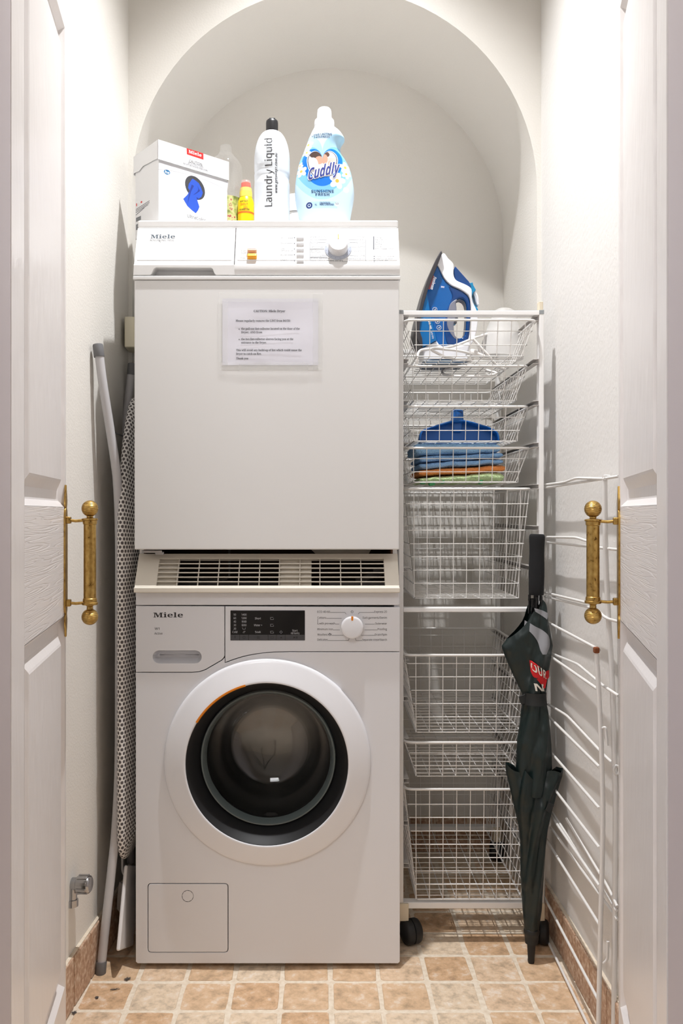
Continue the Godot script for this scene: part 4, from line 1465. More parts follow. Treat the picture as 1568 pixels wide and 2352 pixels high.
func make_box() -> void:
	# a carton turned a little, its lower left corner over the edge of the dryer
	var c := Vector3(-0.3765, TOP, -1.932)          # nearest upright edge
	var u := Vector3(0.152, 0, -0.125).normalized()  # along the wide face
	var w := Vector3(-0.077, 0, -0.094).normalized() # along the narrow face
	w = (w - u * w.dot(u)).normalized()
	var wide := 0.197
	var deep := 0.124
	var tall := 0.2035
	var lid := 0.046
	var t := thing("carton", "white cardboard detergent carton with a loose lid and a blue cloth printed on it", "box", c + u * wide / 2 + w * deep / 2)
	var body := Transform3D(Basis(u, Vector3.UP, u.cross(Vector3.UP)), c + (u * wide + w * deep) / 2 + Vector3.UP * (tall - 0.006) / 2)
	var b := MB.new()
	b.rbox(body, Vector3(wide - 0.006, tall - 0.006, deep - 0.006), 0.0012, 1)
	part("carton_body", b, M["card_white"], t)
	# lid: four skirts and a top, the near left skirt torn along its edge
	b = MB.new()
	var th := 0.0012
	var q := c + Vector3.UP * tall
	var f1 := Transform3D(Basis(u, Vector3.UP, u.cross(Vector3.UP)), q)
	b.prism(f1, PackedVector2Array([Vector2(0, 0), Vector2(0, -lid), Vector2(wide, -lid), Vector2(wide, 0)]), -th, 0.0, 0.0004, PackedVector2Array(), 1)
	var f2 := Transform3D(Basis(-w, Vector3.UP, (-w).cross(Vector3.UP)), q)
	b.prism(f2, PackedVector2Array([Vector2(0, 0), Vector2(-deep, 0), Vector2(-deep, -0.041), Vector2(-deep * 0.93, -0.0415), Vector2(-deep * 0.78, -0.044), Vector2(-deep * 0.66, -0.040), Vector2(-deep * 0.60, -0.038), Vector2(-deep * 0.40, -0.0405), Vector2(-deep * 0.20, -0.0415), Vector2(0, -0.0445)]), -th, 0.0, 0.0004, PackedVector2Array(), 1)
	b.rbox(Transform3D(Basis(u, Vector3.UP, u.cross(Vector3.UP)), q + (u * wide + w * deep) / 2 + Vector3.DOWN * 0.0006), Vector3(wide, 0.0012, deep), 0.0004, 1)
	b.rbox(Transform3D(Basis(u, Vector3.UP, u.cross(Vector3.UP)), q + u * wide / 2 + w * (deep - th / 2) + Vector3.DOWN * lid / 2), Vector3(wide, lid, th), 0.0004, 1)
	b.rbox(Transform3D(Basis(w, Vector3.UP, w.cross(Vector3.UP)), q + w * deep / 2 + u * (wide - th / 2) + Vector3.DOWN * lid / 2), Vector3(deep, lid, th), 0.0004, 1)
	var l := part("lid", b, M["card_white"], t)
	# print on the lid
	b = MB.new()
	patch(b, f1, [[428.2, 340.2], [466.8, 352.2], [467.2, 367], [429, 354.4]], 0.0002)
	part("brand_label", b, M["red_print"], l, "red label with white lettering")
	b = MB.new()
	var fl := f1 * Transform3D(Basis(), Vector3(0, 0, 0.0002))
	var p0 := ray_on(433, 351.2, fl)
	var p1 := ray_on(462.4, 360.6, fl)
	words(b, "Miele", "serif_bold", on(fl), p0.x, p1.x, p0.y, 0.0072)
	part("brand_lettering", b, M["white_print"], l)
	b = MB.new()
	p0 = ray_on(434.4, 372.2, f1)
	p1 = ray_on(464, 381, f1)
	words(b, "CAUTION", "sans", on(f1), p0.x, p1.x, p0.y, 0.0062)
	part("lettering", b, M["print_black"], l)
	b = MB.new()
	p0 = ray_on(432, 375.5, f1)
	p1 = ray_on(467, 388, f1)
	words(b, "KEEP OUT OF REACH OF CHILDREN.", "sans", on(f1), p0.x, p1.x, p0.y, 0.0026)
	p0 = ray_on(421, 376.4, f1)
	p1 = ray_on(477, 394.4, f1)
	words(b, "READ SAFETY DIRECTIONS BEFORE OPENING OR USING.", "sans", on(f1), p0.x, p1.x, p0.y - 0.001, 0.0026)
	part("small_print", b, M["print_grey"], l)
	# print on the front: pale sweep under the lid, cloth in a dark hole, name, emblem
	var ff := Transform3D(Basis(u, Vector3.UP, u.cross(Vector3.UP)), body.origin + u.cross(Vector3.UP) * (deep - 0.006) / 2)
	b = MB.new()
	var sweep := [[365.4, 368.4], [524, 416.8], [521.2, 440.4], [505, 429], [480, 417], [455, 407.6], [425, 399.4], [395, 392.6], [363.6, 388.8]]
	patch(b, ff, sweep, 0.0002)
	part("printed_sweep", b, M["card_grey"], t)
	b = MB.new()
	var hole := []
	for i in 28:
		var a := TAU * i / 28
		hole.append([447.6 + 22.6 * cos(a) * 1.0 + 4.0 * sin(a), 431.4 + 27.2 * sin(a) + 6.0 * cos(a)])
	patch(b, ff, hole, 0.0002)
	part("printed_drum_hole", b, M["charcoal_print"], t)
	b = MB.new()
	var S := func(x: float, y: float) -> Array: return [300.0 + x * 0.15306, 310.0 + y * 0.15302]
	var cloth := [[925, 655], [965, 680], [1020, 722], [1055, 790], [1082, 868], [1060, 930], [1000, 972], [985, 940], [1015, 1030], [1030, 1080], [1010, 1130], [976, 1176], [920, 1132], [850, 1066], [788, 960], [852, 895], [885, 838], [860, 795], [870, 735]]
	patch(b, ff, cloth.map(func(e): return S.call(e[0], e[1])), 0.0003)
	part("printed_cloth", b, M["blue_print"], t)
	b = MB.new()
	for fold in [[[915, 745], [948, 765], [905, 850], [880, 940], [852, 1040], [862, 960], [880, 850]], [[1000, 765], [1040, 840], [985, 880], [930, 905], [1000, 850], [1015, 815]], [[985, 935], [1012, 945], [1020, 970], [1002, 978]]]:
		patch(b, ff, fold.map(func(e): return S.call(e[0], e[1])), 0.0004)
	part("printed_folds", b, M["blue_print_deep"], t)
	b = MB.new()
	p0 = ray_on(430.4, 499.2, ff)
	p1 = ray_on(472, 512.6, ff)
	words(b, "UltraColor", "sans", on(ff), p0.x, p1.x, p0.y, 0.0078)
	part("lettering", b, M["print_black"], t)
	b = MB.new()
	var em := []
	for i in 24:
		var a := TAU * i / 24
		em.append([383.4 + 7.2 * cos(a), 395.4 + 5.6 * sin(a) + 1.6 * cos(a)])
	patch(b, ff, em, 0.0002)
	part("emblem", b, M["teal_print"], t)
	b = MB.new()
	p0 = ray_on(378.4, 397.4, ff)
	p1 = ray_on(388.4, 400, ff)
	words(b, "he", "sans_bold", on(ff, 0.0004), p0.x, p1.x, p0.y, 0.0062, 0.15)
	part("emblem_letters", b, M["white_print"], t)
	# small print on the narrow face
	var fs := Transform3D(Basis(-w, Vector3.UP, (-w).cross(Vector3.UP)), body.origin + (-w).cross(Vector3.UP) * (wide - 0.006) / 2)
	b = MB.new()
	for e in [[312.4, 481.2, 343.2, 461.2], [312.4, 484.6, 343, 465], [312.4, 488.4, 340, 470], [312.4, 494, 331, 477.6]]:
		line(b, fs, [[e[0], e[1]], [e[2], e[3]]], 0.6)
	part("small_print", b, M["print_grey"], t)
	b = MB.new()
	patch(b, fs, [[312.6, 500.6], [323.6, 495.6], [323.6, 505], [312.6, 510]])
	patch(b, fs, [[312.6, 516], [317.6, 513.6], [317.6, 527], [312.6, 529]])
	part("bar_print", b, M["card_dark"], t)
	b = MB.new()
	patch(b, fs, [[312.8, 467.6], [314.6, 466.8], [314.6, 473.2], [312.8, 474]])
	patch(b, fs, [[323.2, 463], [326.4, 461.4], [326.4, 465.4], [323.2, 467]])
	part("warning_marks", b, M["red_print"], t)


func bottle_rows(px_rows: Array, depth: float, thick: float, seg := 40, sq := 2.3) -> Array:
	# rings from [y_px, left_px, right_px]: superellipse cross-sections; thickness as a share of the width unless given in metres
	var rows := []
	for r in px_rows:
		var l := at(r[1], r[0], depth)
		var q := at(r[2], r[0], depth)
		var hw := (q.x - l.x) / 2
		var hd := minf(hw, thick / 2)
		var row := []
		for k in seg:
			var a := TAU * k / seg
			var cs := cos(a)
			var sn := sin(a)
			row.append(Vector3((l.x + q.x) / 2 + hw * signf(cs) * pow(absf(cs), 2.0 / sq), l.y, -depth + hd * signf(sn) * pow(absf(sn), 2.0 / sq)))
		rows.append(row)
	return rows

func make_bottles() -> void:
	laundry_bottle()
	softener_bottle()
	clear_bottle()
	yellow_bottle()
	# ribbed white tub half hidden between the two tall bottles
	var d := 2.13
	var c := at(682, 480, d)
	var b := MB.new()
	var prof := [Vector2(0, 0), Vector2(0.030, 0)]
	for i in 9:
		prof.append(Vector2(0.0308 if i % 2 else 0.0296, 0.004 + i * 0.0105))
	prof.append(Vector2(0.030, 0.098))
	b.lathe(Transform3D(Basis(), Vector3(c.x, TOP, -d)), prof, 32)
	var t := thing("tub", "small ribbed white tub half hidden between the two tall bottles", "tub", Vector3(c.x, TOP, -d))
	part("tub_body", b, M["plastic_white"], t)
	b = MB.new()
	var h := at(682, 454, d).y - TOP
	b.lathe(Transform3D(Basis(), Vector3(c.x, TOP, -d)), [Vector2(0.0315, 0.098), Vector2(0.032, 0.1), Vector2(0.0315, h - 0.003), Vector2(0.030, h), Vector2(0, h)], 32)
	part("tub_lid", b, M["plastic_white"], t)

func laundry_bottle() -> void:
	var d := 1.985
	var c := at(624.5, 400, d)
	c.y = TOP
	var Y := func(py: float) -> float: return at(0, py, d).y - TOP
	var t := thing("laundry_bottle", "tall white dented bottle with black cap and upright black lettering", "bottle", c)
	var r := 40.6 / FOCAL * d
	var prof := [Vector2(0, 0), Vector2(r - 0.006, 0), Vector2(r - 0.001, 0.004), Vector2(r, 0.01)]
	for i in 24:
		prof.append(Vector2(r, lerpf(0.012, Y.call(372), i / 23.0)))
	for i in 13:
		var a := PI / 2 * (i + 1) / 13.0
		prof.append(Vector2(lerpf(0.012, r, cos(a)), Y.call(372) + (Y.call(304) - Y.call(372)) * sin(a)))
	prof.append(Vector2(0.0118, Y.call(300)))
	var b := MB.new()
	# rings with two shallow dents wrapped round the waist
	var rows := []
	for p in prof:
		var row := []
		for k in 56:
			var a := TAU * k / 56
			var rr: float = p.x
			var y: float = p.y
			var dy: float = y - Y.call(418) - 0.006 * cos(a * 1.0 - 1.2)
			var dent := exp(-pow(dy / 0.006, 2)) * (0.45 + 0.55 * sin(a + 0.5)) * 0.0032
			dent += exp(-pow((y - Y.call(402) + 0.004 * cos(a + 0.6)) / 0.004, 2)) * maxf(0.0, sin(a - 0.4)) * 0.0022
			rr -= maxf(dent, 0.0)
			row.append(c + Vector3(cos(a) * rr, y, sin(a) * rr))
		rows.append(row)
	b.sheet(rows, true)
	part("bottle_body", b, M["bottle_white"], t)
	b = MB.new()
	b.lathe(Transform3D(Basis(), c), [Vector2(0.0136, Y.call(307)), Vector2(0.0144, Y.call(305)), Vector2(0.0144, Y.call(284)), Vector2(0.0138, Y.call(279)), Vector2(0.0115, Y.call(276.6)), Vector2(0.0, Y.call(276.6))], 40)
	b.rbox(Transform3D(Basis(), c + Vector3(0.001, Y.call(277.2), 0.009)), Vector3(0.014, 0.004, 0.006), 0.0012)
	part("flip_cap", b, M["plastic_black"], t)
	b = MB.new()
	b.lathe(Transform3D(Basis(), c), [Vector2(0.0146, Y.call(308.5)), Vector2(0.0130, Y.call(305)), Vector2(0.012, Y.call(303))], 32)
	part("neck_ring", b, M["iron_grey"], t)
	# lettering runs up the bottle and bends round it
	var rr := r + 0.0004
	var wrapped := func(l: Vector2) -> Array:
		# text x is height, text y points left round the bottle
		var a: float = -l.y / rr
		var dent := 0.0
		var y := l.x
		var ang := PI / 2 - a
		dent = exp(-pow((y - Y.call(418) - 0.006 * cos(ang - 1.2)) / 0.006, 2)) * (0.45 + 0.55 * sin(ang + 0.5)) * 0.0032
		dent += exp(-pow((y - Y.call(402) + 0.004 * cos(ang + 0.6)) / 0.004, 2)) * maxf(0.0, sin(ang - 0.4)) * 0.0022
		var q := rr - maxf(dent, 0.0)
		return [c + Vector3(sin(a) * q, l.x, cos(a) * q), Vector3(sin(a), 0, cos(a))]
	b = MB.new()
	words(b, "Laundry Liquid", "sans", wrapped, Y.call(489), Y.call(336), -asin((627 - 624.5) / 40.6) * r, 0.0178, 0.0, 1.5, 0.005)
	part("lettering", b, M["print_black"], t)
	b = MB.new()
	words(b, "www.getawayz.com.au", "sans_bold", wrapped, Y.call(459), Y.call(369), -asin((638.6 - 624.5) / 40.6) * r, 0.0062, 0.2)
	part("web_address", b, M["charcoal_print"], t)

func softener_bottle() -> void:
	var d := 1.975
	var s := func(a: Array) -> Array: return [240.0 + a[0] * 0.11480, 670.0 + a[1] * 0.11478, 670.0 + a[2] * 0.11478]
	var zr := [[470, 452, 846], [500, 440, 872], [520, 430, 900], [560, 410, 945], [600, 390, 982], [650, 368, 1022], [690, 350, 1046], [715, 338, 1054], [735, 331, 1052], [765, 320, 1030], [800, 308, 1005], [850, 290, 980], [900, 270, 970], [950, 250, 970], [1000, 232, 978], [1060, 206, 1010], [1120, 178, 1055], [1200, 150, 1102], [1300, 124, 1150], [1400, 104, 1186], [1500, 86, 1208], [1600, 72, 1226], [1700, 63, 1240], [1800, 61, 1246], [1900, 66, 1240], [2000, 80, 1226], [2100, 100, 1206], [2200, 124, 1186], [2300, 146, 1170], [2420, 160, 1158], [2600, 165, 1152]]
	var px := zr.map(func(a): return s.call(a))
	var c := at(743, 500, d)
	c.y = TOP
	var t := thing("softener_bottle", "pale blue fabric softener bottle with white cap and a heart on its label", "bottle", c)
	px.reverse()
	var last: Array = px[0]
	# down to the shelf
	var base_y := PY - (TOP - EYE_Y) / d * FOCAL
	px.push_front([base_y - 2.0, last[1] + 0.5, last[2] - 0.5])
	px.push_front([base_y, last[1] + 3.0, last[2] - 3.0])
	var rows := bottle_rows(px, d, 0.072, 56, 2.35)
	var b := MB.new()
	var uvs := []
	var lo := at(670, 520, d)
	var hi := at(820, 280, d)
	for row in rows:
		var ur := []
		for p in row:
			ur.append(Vector2((p.x - lo.x) / (hi.x - lo.x), 1.0 - (p.y - lo.y) / (hi.y - lo.y)))
		uvs.append(ur)
	b.sheet(rows, true, uvs)
	b.fan(rows[0], Vector3.DOWN)
	var m := mat("softener_label", Color.WHITE, 0.35)
	m.albedo_texture = ImageTexture.create_from_image(softener_print())
	m.texture_repeat = false
	part("bottle_body", b, m, t)
	var Y := func(py: float) -> float: return at(0, py, d).y - TOP
	var cx := at(744.6, 0, d).x
	b = MB.new()
	var ax := Transform3D(Basis(), Vector3(cx, TOP, -d))
	b.lathe(ax, [Vector2(0.0238, Y.call(297)), Vector2(0.0240, Y.call(294)), Vector2(0.0240, Y.call(283)), Vector2(0.0228, Y.call(278)), Vector2(0.0190, Y.call(274.5)), Vector2(0.0172, Y.call(273.5))], 48, 50.0)
	part("collar", b, M["plastic_white"], t)
	b = MB.new()
	b.lathe(ax, [Vector2(0.0172, Y.call(275)), Vector2(0.0168, Y.call(258)), Vector2(0.0160, Y.call(253.5)), Vector2(0.0135, Y.call(250.6)), Vector2(0.0, Y.call(249.8))], 48, 50.0)
	for i in 30:
		var a := TAU * i / 30
		b.rod(ax * Vector3(cos(a) * 0.0171, Y.call(274), sin(a) * 0.0171), ax * Vector3(cos(a) * 0.0167, Y.call(259), sin(a) * 0.0167), 0.0005, 4)
	part("cap", b, M["plastic_white"], t)
	# lettering laid on the curved front
	var surf := func(l: Vector2) -> Array:
		# find the ring pair at this height
		var y := l.y
		for i in rows.size() - 1:
			var a: Vector3 = rows[i][0]
			var e: Vector3 = rows[i + 1][0]
			if y >= a.y and y <= e.y and e.y > a.y:
				var f := (y - a.y) / (e.y - a.y)
				var r0: float = lerpf(rows[i][0].x, rows[i + 1][0].x, f)
				var l0: float = lerpf(rows[i][28].x, rows[i + 1][28].x, f)
				var z0: float = lerpf(rows[i][14].z, rows[i + 1][14].z, f) + d
				var hw := (r0 - l0) / 2
				var u := clampf((l.x - (r0 + l0) / 2) / hw, -0.99, 0.99)
				var z := z0 * pow(1.0 - pow(absf(u), 2.35), 1.0 / 2.35)
				return [Vector3(l.x, y, -d + z + 0.0004), Vector3(u * 0.7, 0, 1.0).normalized()]
		return [Vector3(l.x, y, -d + 0.037), Vector3.BACK]
	var W := func(mb: MB, text: String, kind: String, x0: float, x1: float, yb: float, cap: float, sl := 0.0) -> void:
		var a := at(670.0 + x0 * 0.11478, 240.0 + yb * 0.1148, d)
		var e := at(670.0 + x1 * 0.11478, 240.0 + yb * 0.1148, d)
		words(mb, text, kind, surf, a.x, e.x, a.y, cap * 0.1148 / FOCAL * d, sl, 1.0, 0.006)
	b = MB.new()
	W.call(b, "LONG LASTING", "sans_bold", 405, 797, 752, 42)
	W.call(b, "FRESHNESS", "sans_bold", 445, 752, 800, 38)
	W.call(b, "SUNSHINE", "sans_bold", 392, 834, 1880, 56)
	W.call(b, "FRESH", "sans_bold", 476, 746, 1942, 50)
	W.call(b, "1L", "sans_bold", 460, 504, 2134, 36)
	W.call(b, "CONCENTRATED", "sans_bold", 556, 764, 2104, 20)
	W.call(b, "FABRIC CONDITIONER", "sans_bold", 556, 836, 2132, 20)
	W.call(b, "50", "sans", 866, 924, 2110, 38)
	part("lettering", b, M["navy_print"], t)
	# the big script name: white edge, then blue letters, rising to the right
	for k in 2:
		b = MB.new()
		var x := [312, 418, 508, 600, 694, 790, 838]
		var xe := [436, 512, 612, 700, 792, 830, 930]
		for i in 6:
			pass
		var rise := func(l: Vector2) -> Array:
			var o := at(670.0 + 312 * 0.11478, 0, d).x
			var res: Array = surf.call(Vector2(l.x, l.y + (l.x - o) * 0.235))
			res[0].z += 0.0003 + 0.0004 * k
			return res
		var grow := 0.0 if k == 1 else 1.0
		var offs := [Vector2.ZERO] if k == 1 else [Vector2(-14, 0), Vector2(14, 0), Vector2(0, -14), Vector2(0, 14), Vector2(10, 10), Vector2(-10, 10), Vector2(10, -10), Vector2(-10, -10)]
		for o in offs:
			var a := at(670.0 + (318 + o.x) * 0.11478, 240.0 + (1630 + o.y) * 0.1148, d)
			var e := at(670.0 + (925 + o.x) * 0.11478, 240.0 + (1630 + o.y) * 0.1148, d)
			words(b, "Cuddly", "sans_bold", rise, a.x, e.x, a.y, 218 * 0.1148 / FOCAL * d, 0.18, 1.0, 0.006)
		part("name_lettering" if k else "name_edge", b, M["violet_print"] if k else M["white_print"], t)


func heart(p: Vector2, c: Vector2, w: float, h: float) -> bool:
	# two round lobes over a blunt point
	var q := (p - c) / Vector2(w, h)
	var x := absf(q.x)
	if q.y < 0.0:
		return Vector2((x - 0.5) / 0.5, q.y / 0.42).length() < 1.0 or (x < 0.5 and q.y > -0.42 * sqrt(maxf(0.0, 1.0 - pow((x - 0.5) / 0.5, 2))) * 1.0)
	return x < sqrt(maxf(0.0, 1.0 - pow(q.y / 1.0, 1.7)))

func softener_print() -> Image:
	# flat label print: nested hearts, a photograph-like oval of a woman and a baby, white blossoms
	var W := 600
	var H := 960
	var im := Image.create_empty(W, H, false, Image.FORMAT_RGB8)
	var body := c8(206, 230, 246)
	var S := func(zx: float, zy: float) -> Vector2:
		return Vector2(zx * 0.11478 / 150.0 * W, (zy * 0.1148 - 40.0) / 240.0 * H)
	var kx: float = 0.11478 / 150.0 * W
	var ky: float = 0.1148 / 240.0 * H
	var hc: Vector2 = S.call(610, 1260)
	for y in H:
		for x in W:
			var p := Vector2(x, y)
			var zx := x / kx
			var zy := (y / float(H) * 240.0 + 40.0) / 0.1148
			var col := body
			if zy < 640: col = c8(222, 240, 252)
			# wide pale heart, mid heart, strong heart
			if heart(Vector2(zx, zy), Vector2(610, 1090), 690, 920) and zy > 640: col = c8(176, 220, 246)
			if heart(Vector2(zx, zy), Vector2(610, 1230), 560, 640) and zy > 800: col = c8(128, 198, 244)
			if heart(Vector2(zx, zy), Vector2(608, 1230), 400, 520): col = c8(6, 120, 226)
			if zy > 2050 and zy < 2180 and zx > 380 and zx < 900: col = c8(186, 222, 246)
			im.set_pixel(x, y, col)
	# picture heart: white rim, dark line, white rim, scene
	for y in range(int(S.call(0, 1030).y), int(S.call(0, 1560).y)):
		for x in range(int(S.call(300, 0).x), int(S.call(930, 0).x)):
			var z := Vector2(x / kx, (y / float(H) * 240.0 + 40.0) / 0.1148)
			if heart(z, Vector2(608, 1230), 308, 420): im.set_pixel(x, y, c8(240, 246, 252))
			if heart(z, Vector2(608, 1232), 292, 400): im.set_pixel(x, y, c8(52, 58, 96))
			if heart(z, Vector2(608, 1234), 278, 384):
				var c := c8(244, 242, 244)
				# dark hair over the head, face and neck on the left, baby's head on the right
				if Vector2((z.x - 500) / 140.0, (z.y - 1130) / 70.0).length() < 1.0: c = c8(84, 64, 58)
				if Vector2((z.x - 690) / 60.0, (z.y - 1130) / 50.0).length() < 1.0: c = c8(104, 72, 60)
				if Vector2((z.x - 545) / 90.0, (z.y - 1240) / 80.0).length() < 1.0 or Vector2((z.x - 650) / 66.0, (z.y - 1220) / 95.0).length() < 1.0: c = c8(222, 170, 146)
				if Vector2((z.x - 800) / 84.0, (z.y - 1300) / 84.0).length() < 1.0: c = c8(236, 190, 172)
				if Vector2((z.x - 800) / 90.0, (z.y - 1225) / 40.0).length() < 1.0: c = c8(226, 206, 196)
				if Vector2((z.x - 420) / 110.0, (z.y - 1340) / 160.0).length() < 1.0: c = c8(232, 232, 238)
				im.set_pixel(x, y, c)
	# blossoms: five petals and a golden throat
	for f in [[330, 900, 105, 0.2], [300, 1060, 90, 1.0], [190, 1420, 120, 0.5], [165, 1290, 70, 0.9], [1060, 1350, 120, 0.4], [1080, 1480, 100, 1.2], [900, 1640, 165, 0.1], [1075, 1800, 60, 0.0]]:
		var cc: Vector2 = Vector2(f[0], f[1])
		var rr: float = f[2]
		var p0: Vector2 = S.call(cc.x - rr, cc.y - rr)
		var p1: Vector2 = S.call(cc.x + rr, cc.y + rr)
		for y in range(maxi(int(p0.y), 0), mini(int(p1.y), H)):
			for x in range(maxi(int(p0.x), 0), mini(int(p1.x), W)):
				var z := Vector2(x / kx, (y / float(H) * 240.0 + 40.0) / 0.1148) - cc
				var a: float = atan2(z.y, z.x) + f[3]
				var lim: float = rr * (0.55 + 0.45 * absf(cos(a * 2.5))) if rr > 60 else rr * 0.9
				if z.length() < lim:
					im.set_pixel(x, y, c8(250, 249, 248) if z.length() > lim * 0.86 or absf(cos(a * 2.5)) > 0.25 else c8(226, 228, 238))
					if z.length() < rr * 0.22 and rr > 60:
						im.set_pixel(x, y, c8(244, 188, 76))
	# round emblem and the white disc at its other end
	for e in [[350, 2118, 62, c8(28, 52, 120)], [350, 2118, 34, c8(206, 222, 240)], [350, 2116, 20, c8(28, 52, 120)], [892, 2100, 40, c8(242, 248, 252)]]:
		var p0: Vector2 = S.call(e[0] - e[2], e[1] - e[2])
		var p1: Vector2 = S.call(e[0] + e[2], e[1] + e[2])
		for y in range(int(p0.y), int(p1.y)):
			for x in range(int(p0.x), int(p1.x)):
				var z := Vector2(x / kx, (y / float(H) * 240.0 + 40.0) / 0.1148)
				if z.distance_to(Vector2(e[0], e[1])) < e[2]: im.set_pixel(x, y, e[3])
	return im

func clear_bottle() -> void:
	var d := 2.12
	var c := at(518.5, 400, d)
	c.y = TOP
	var Y := func(py: float) -> float: return at(0, py, d).y - TOP
	var t := thing("clear_bottle", "empty clear plastic bottle with floral green label, behind the white carton", "bottle", c)
	var r := 38.5 / FOCAL * d
	var b := MB.new()
	var prof := [Vector2(0, 0.001), Vector2(r - 0.006, 0.001), Vector2(r, 0.008), Vector2(r, Y.call(392)), Vector2(r * 0.97, Y.call(384)), Vector2(r * 0.88, Y.call(375)), Vector2(r * 0.66, Y.call(364)), Vector2(r * 0.45, Y.call(356)), Vector2(r * 0.40, Y.call(352))]
	b.lathe(Transform3D(Basis(), c), prof, 40, 60.0)
	part("bottle_body", b, M["clear_plastic"], t)
	b = MB.new()
	b.lathe(Transform3D(Basis(), c), [Vector2(r * 0.40, Y.call(354)), Vector2(r * 0.36, Y.call(349)), Vector2(r * 0.35, Y.call(343)), Vector2(r * 0.37, Y.call(340)), Vector2(r * 0.35, Y.call(338.6)), Vector2(r * 0.34, Y.call(336)), Vector2(r * 0.0, Y.call(335))], 32, 30.0)
	part("clear_cap", b, M["clear_plastic"], t)
	# label round the lower half, printed with leaves
	var m := mat("leaf_label", Color.WHITE, 0.6)
	m.albedo_texture = noise_tex(noise(0.018, 120, 3), 256, [[0.0, c8(96, 106, 52)], [0.35, c8(166, 174, 96)], [0.52, c8(192, 194, 130)], [0.66, c8(206, 200, 150)], [0.7, c8(176, 96, 84)], [0.76, c8(170, 80, 76)], [0.8, c8(190, 186, 132)], [1.0, c8(150, 160, 84)]])
	m.uv1_scale = Vector3(2, 8, 1)
	b = MB.new()
	b.lathe(Transform3D(Basis(), c), [Vector2(r + 0.0004, 0.012), Vector2(r + 0.0004, Y.call(462))], 40, 40.0, -0.2, PI - 0.55)
	part("label", b, m, t)

func yellow_bottle() -> void:
	var d := 2.09
	var c := at(564.5, 450, d)
	c.y = TOP
	var Y := func(py: float) -> float: return at(0, py, d).y - TOP
	var k := d / FOCAL
	var t := thing("stain_remover_bottle", "small yellow stain gel bottle with a clear cap over red", "bottle", c)
	var b := MB.new()
	b.lathe(Transform3D(Basis(), c), [Vector2(0, 0), Vector2(17 * k, 0), Vector2(18.6 * k, 0.003), Vector2(18.6 * k, Y.call(470)), Vector2(17.6 * k, Y.call(463)), Vector2(15 * k, Y.call(457)), Vector2(13.6 * k, Y.call(454))], 40, 50.0)
	part("bottle_body", b, M["yellow_plastic"], t)
	b = MB.new()
	b.lathe(Transform3D(Basis(), c), [Vector2(14.6 * k, Y.call(455)), Vector2(14.6 * k, Y.call(446)), Vector2(14.0 * k, Y.call(438)), Vector2(13.6 * k, Y.call(434)), Vector2(0, Y.call(434))], 36)
	part("neck", b, M["yellow_pale"], t)
	b = MB.new()
	b.lathe(Transform3D(Basis(), c), [Vector2(11.2 * k, Y.call(434)), Vector2(10.8 * k, Y.call(422)), Vector2(0, Y.call(421))], 36)
	part("red_cap", b, M["red_cap"], t)
	b = MB.new()
	b.lathe(Transform3D(Basis(), c), [Vector2(14.4 * k, Y.call(442)), Vector2(13.6 * k, Y.call(430)), Vector2(12.6 * k, Y.call(420)), Vector2(10 * k, Y.call(416)), Vector2(0, Y.call(415))], 36, 50.0)
	part("clear_overcap", b, M["clear_cap"], t)
	var r := 18.6 * k + 0.0004
	var wrap := func(l: Vector2) -> Array:
		var a: float = l.x / r
		return [c + Vector3(sin(a) * r, l.y, cos(a) * r), Vector3(sin(a), 0, cos(a))]
	b = MB.new()
	words(b, "HEAVY DUTY", "sans_bold", wrap, -0.014, 0.007, Y.call(470.4), 0.0030)
	words(b, "FOR LAUNDRY STAINS", "sans_bold", wrap, -0.016, 0.011, Y.call(489.4), 0.0022)
	part("small_lettering", b, M["print_black"], t)
	b = MB.new()
	words(b, "SHOUT", "sans_bold", wrap, -0.0135, 0.007, Y.call(478.4), 0.0062)
	words(b, "GEL", "sans_bold", wrap, -0.004, 0.007, Y.call(485.6), 0.0058)
	part("lettering", b, M["orange_print"], t)
	b = MB.new()
	b.lathe(Transform3D(Basis(), c), [Vector2(r, Y.call(495)), Vector2(r, Y.call(491))], 30, 40.0, 0.15, PI - 0.15)
	part("printed_band", b, M["orange_print"], t)


# ------------------------------------------------------------------ the trolley of wire baskets
const RZ := 1.976           # depth of its front
const SLOTS := [730.0, 829.0, 925.0, 1021.5, 1117.5, 1213.0, 1308.0, 1512.0, 1606.0, 1702.0, 1795.0, 1892.0, 1990.0]

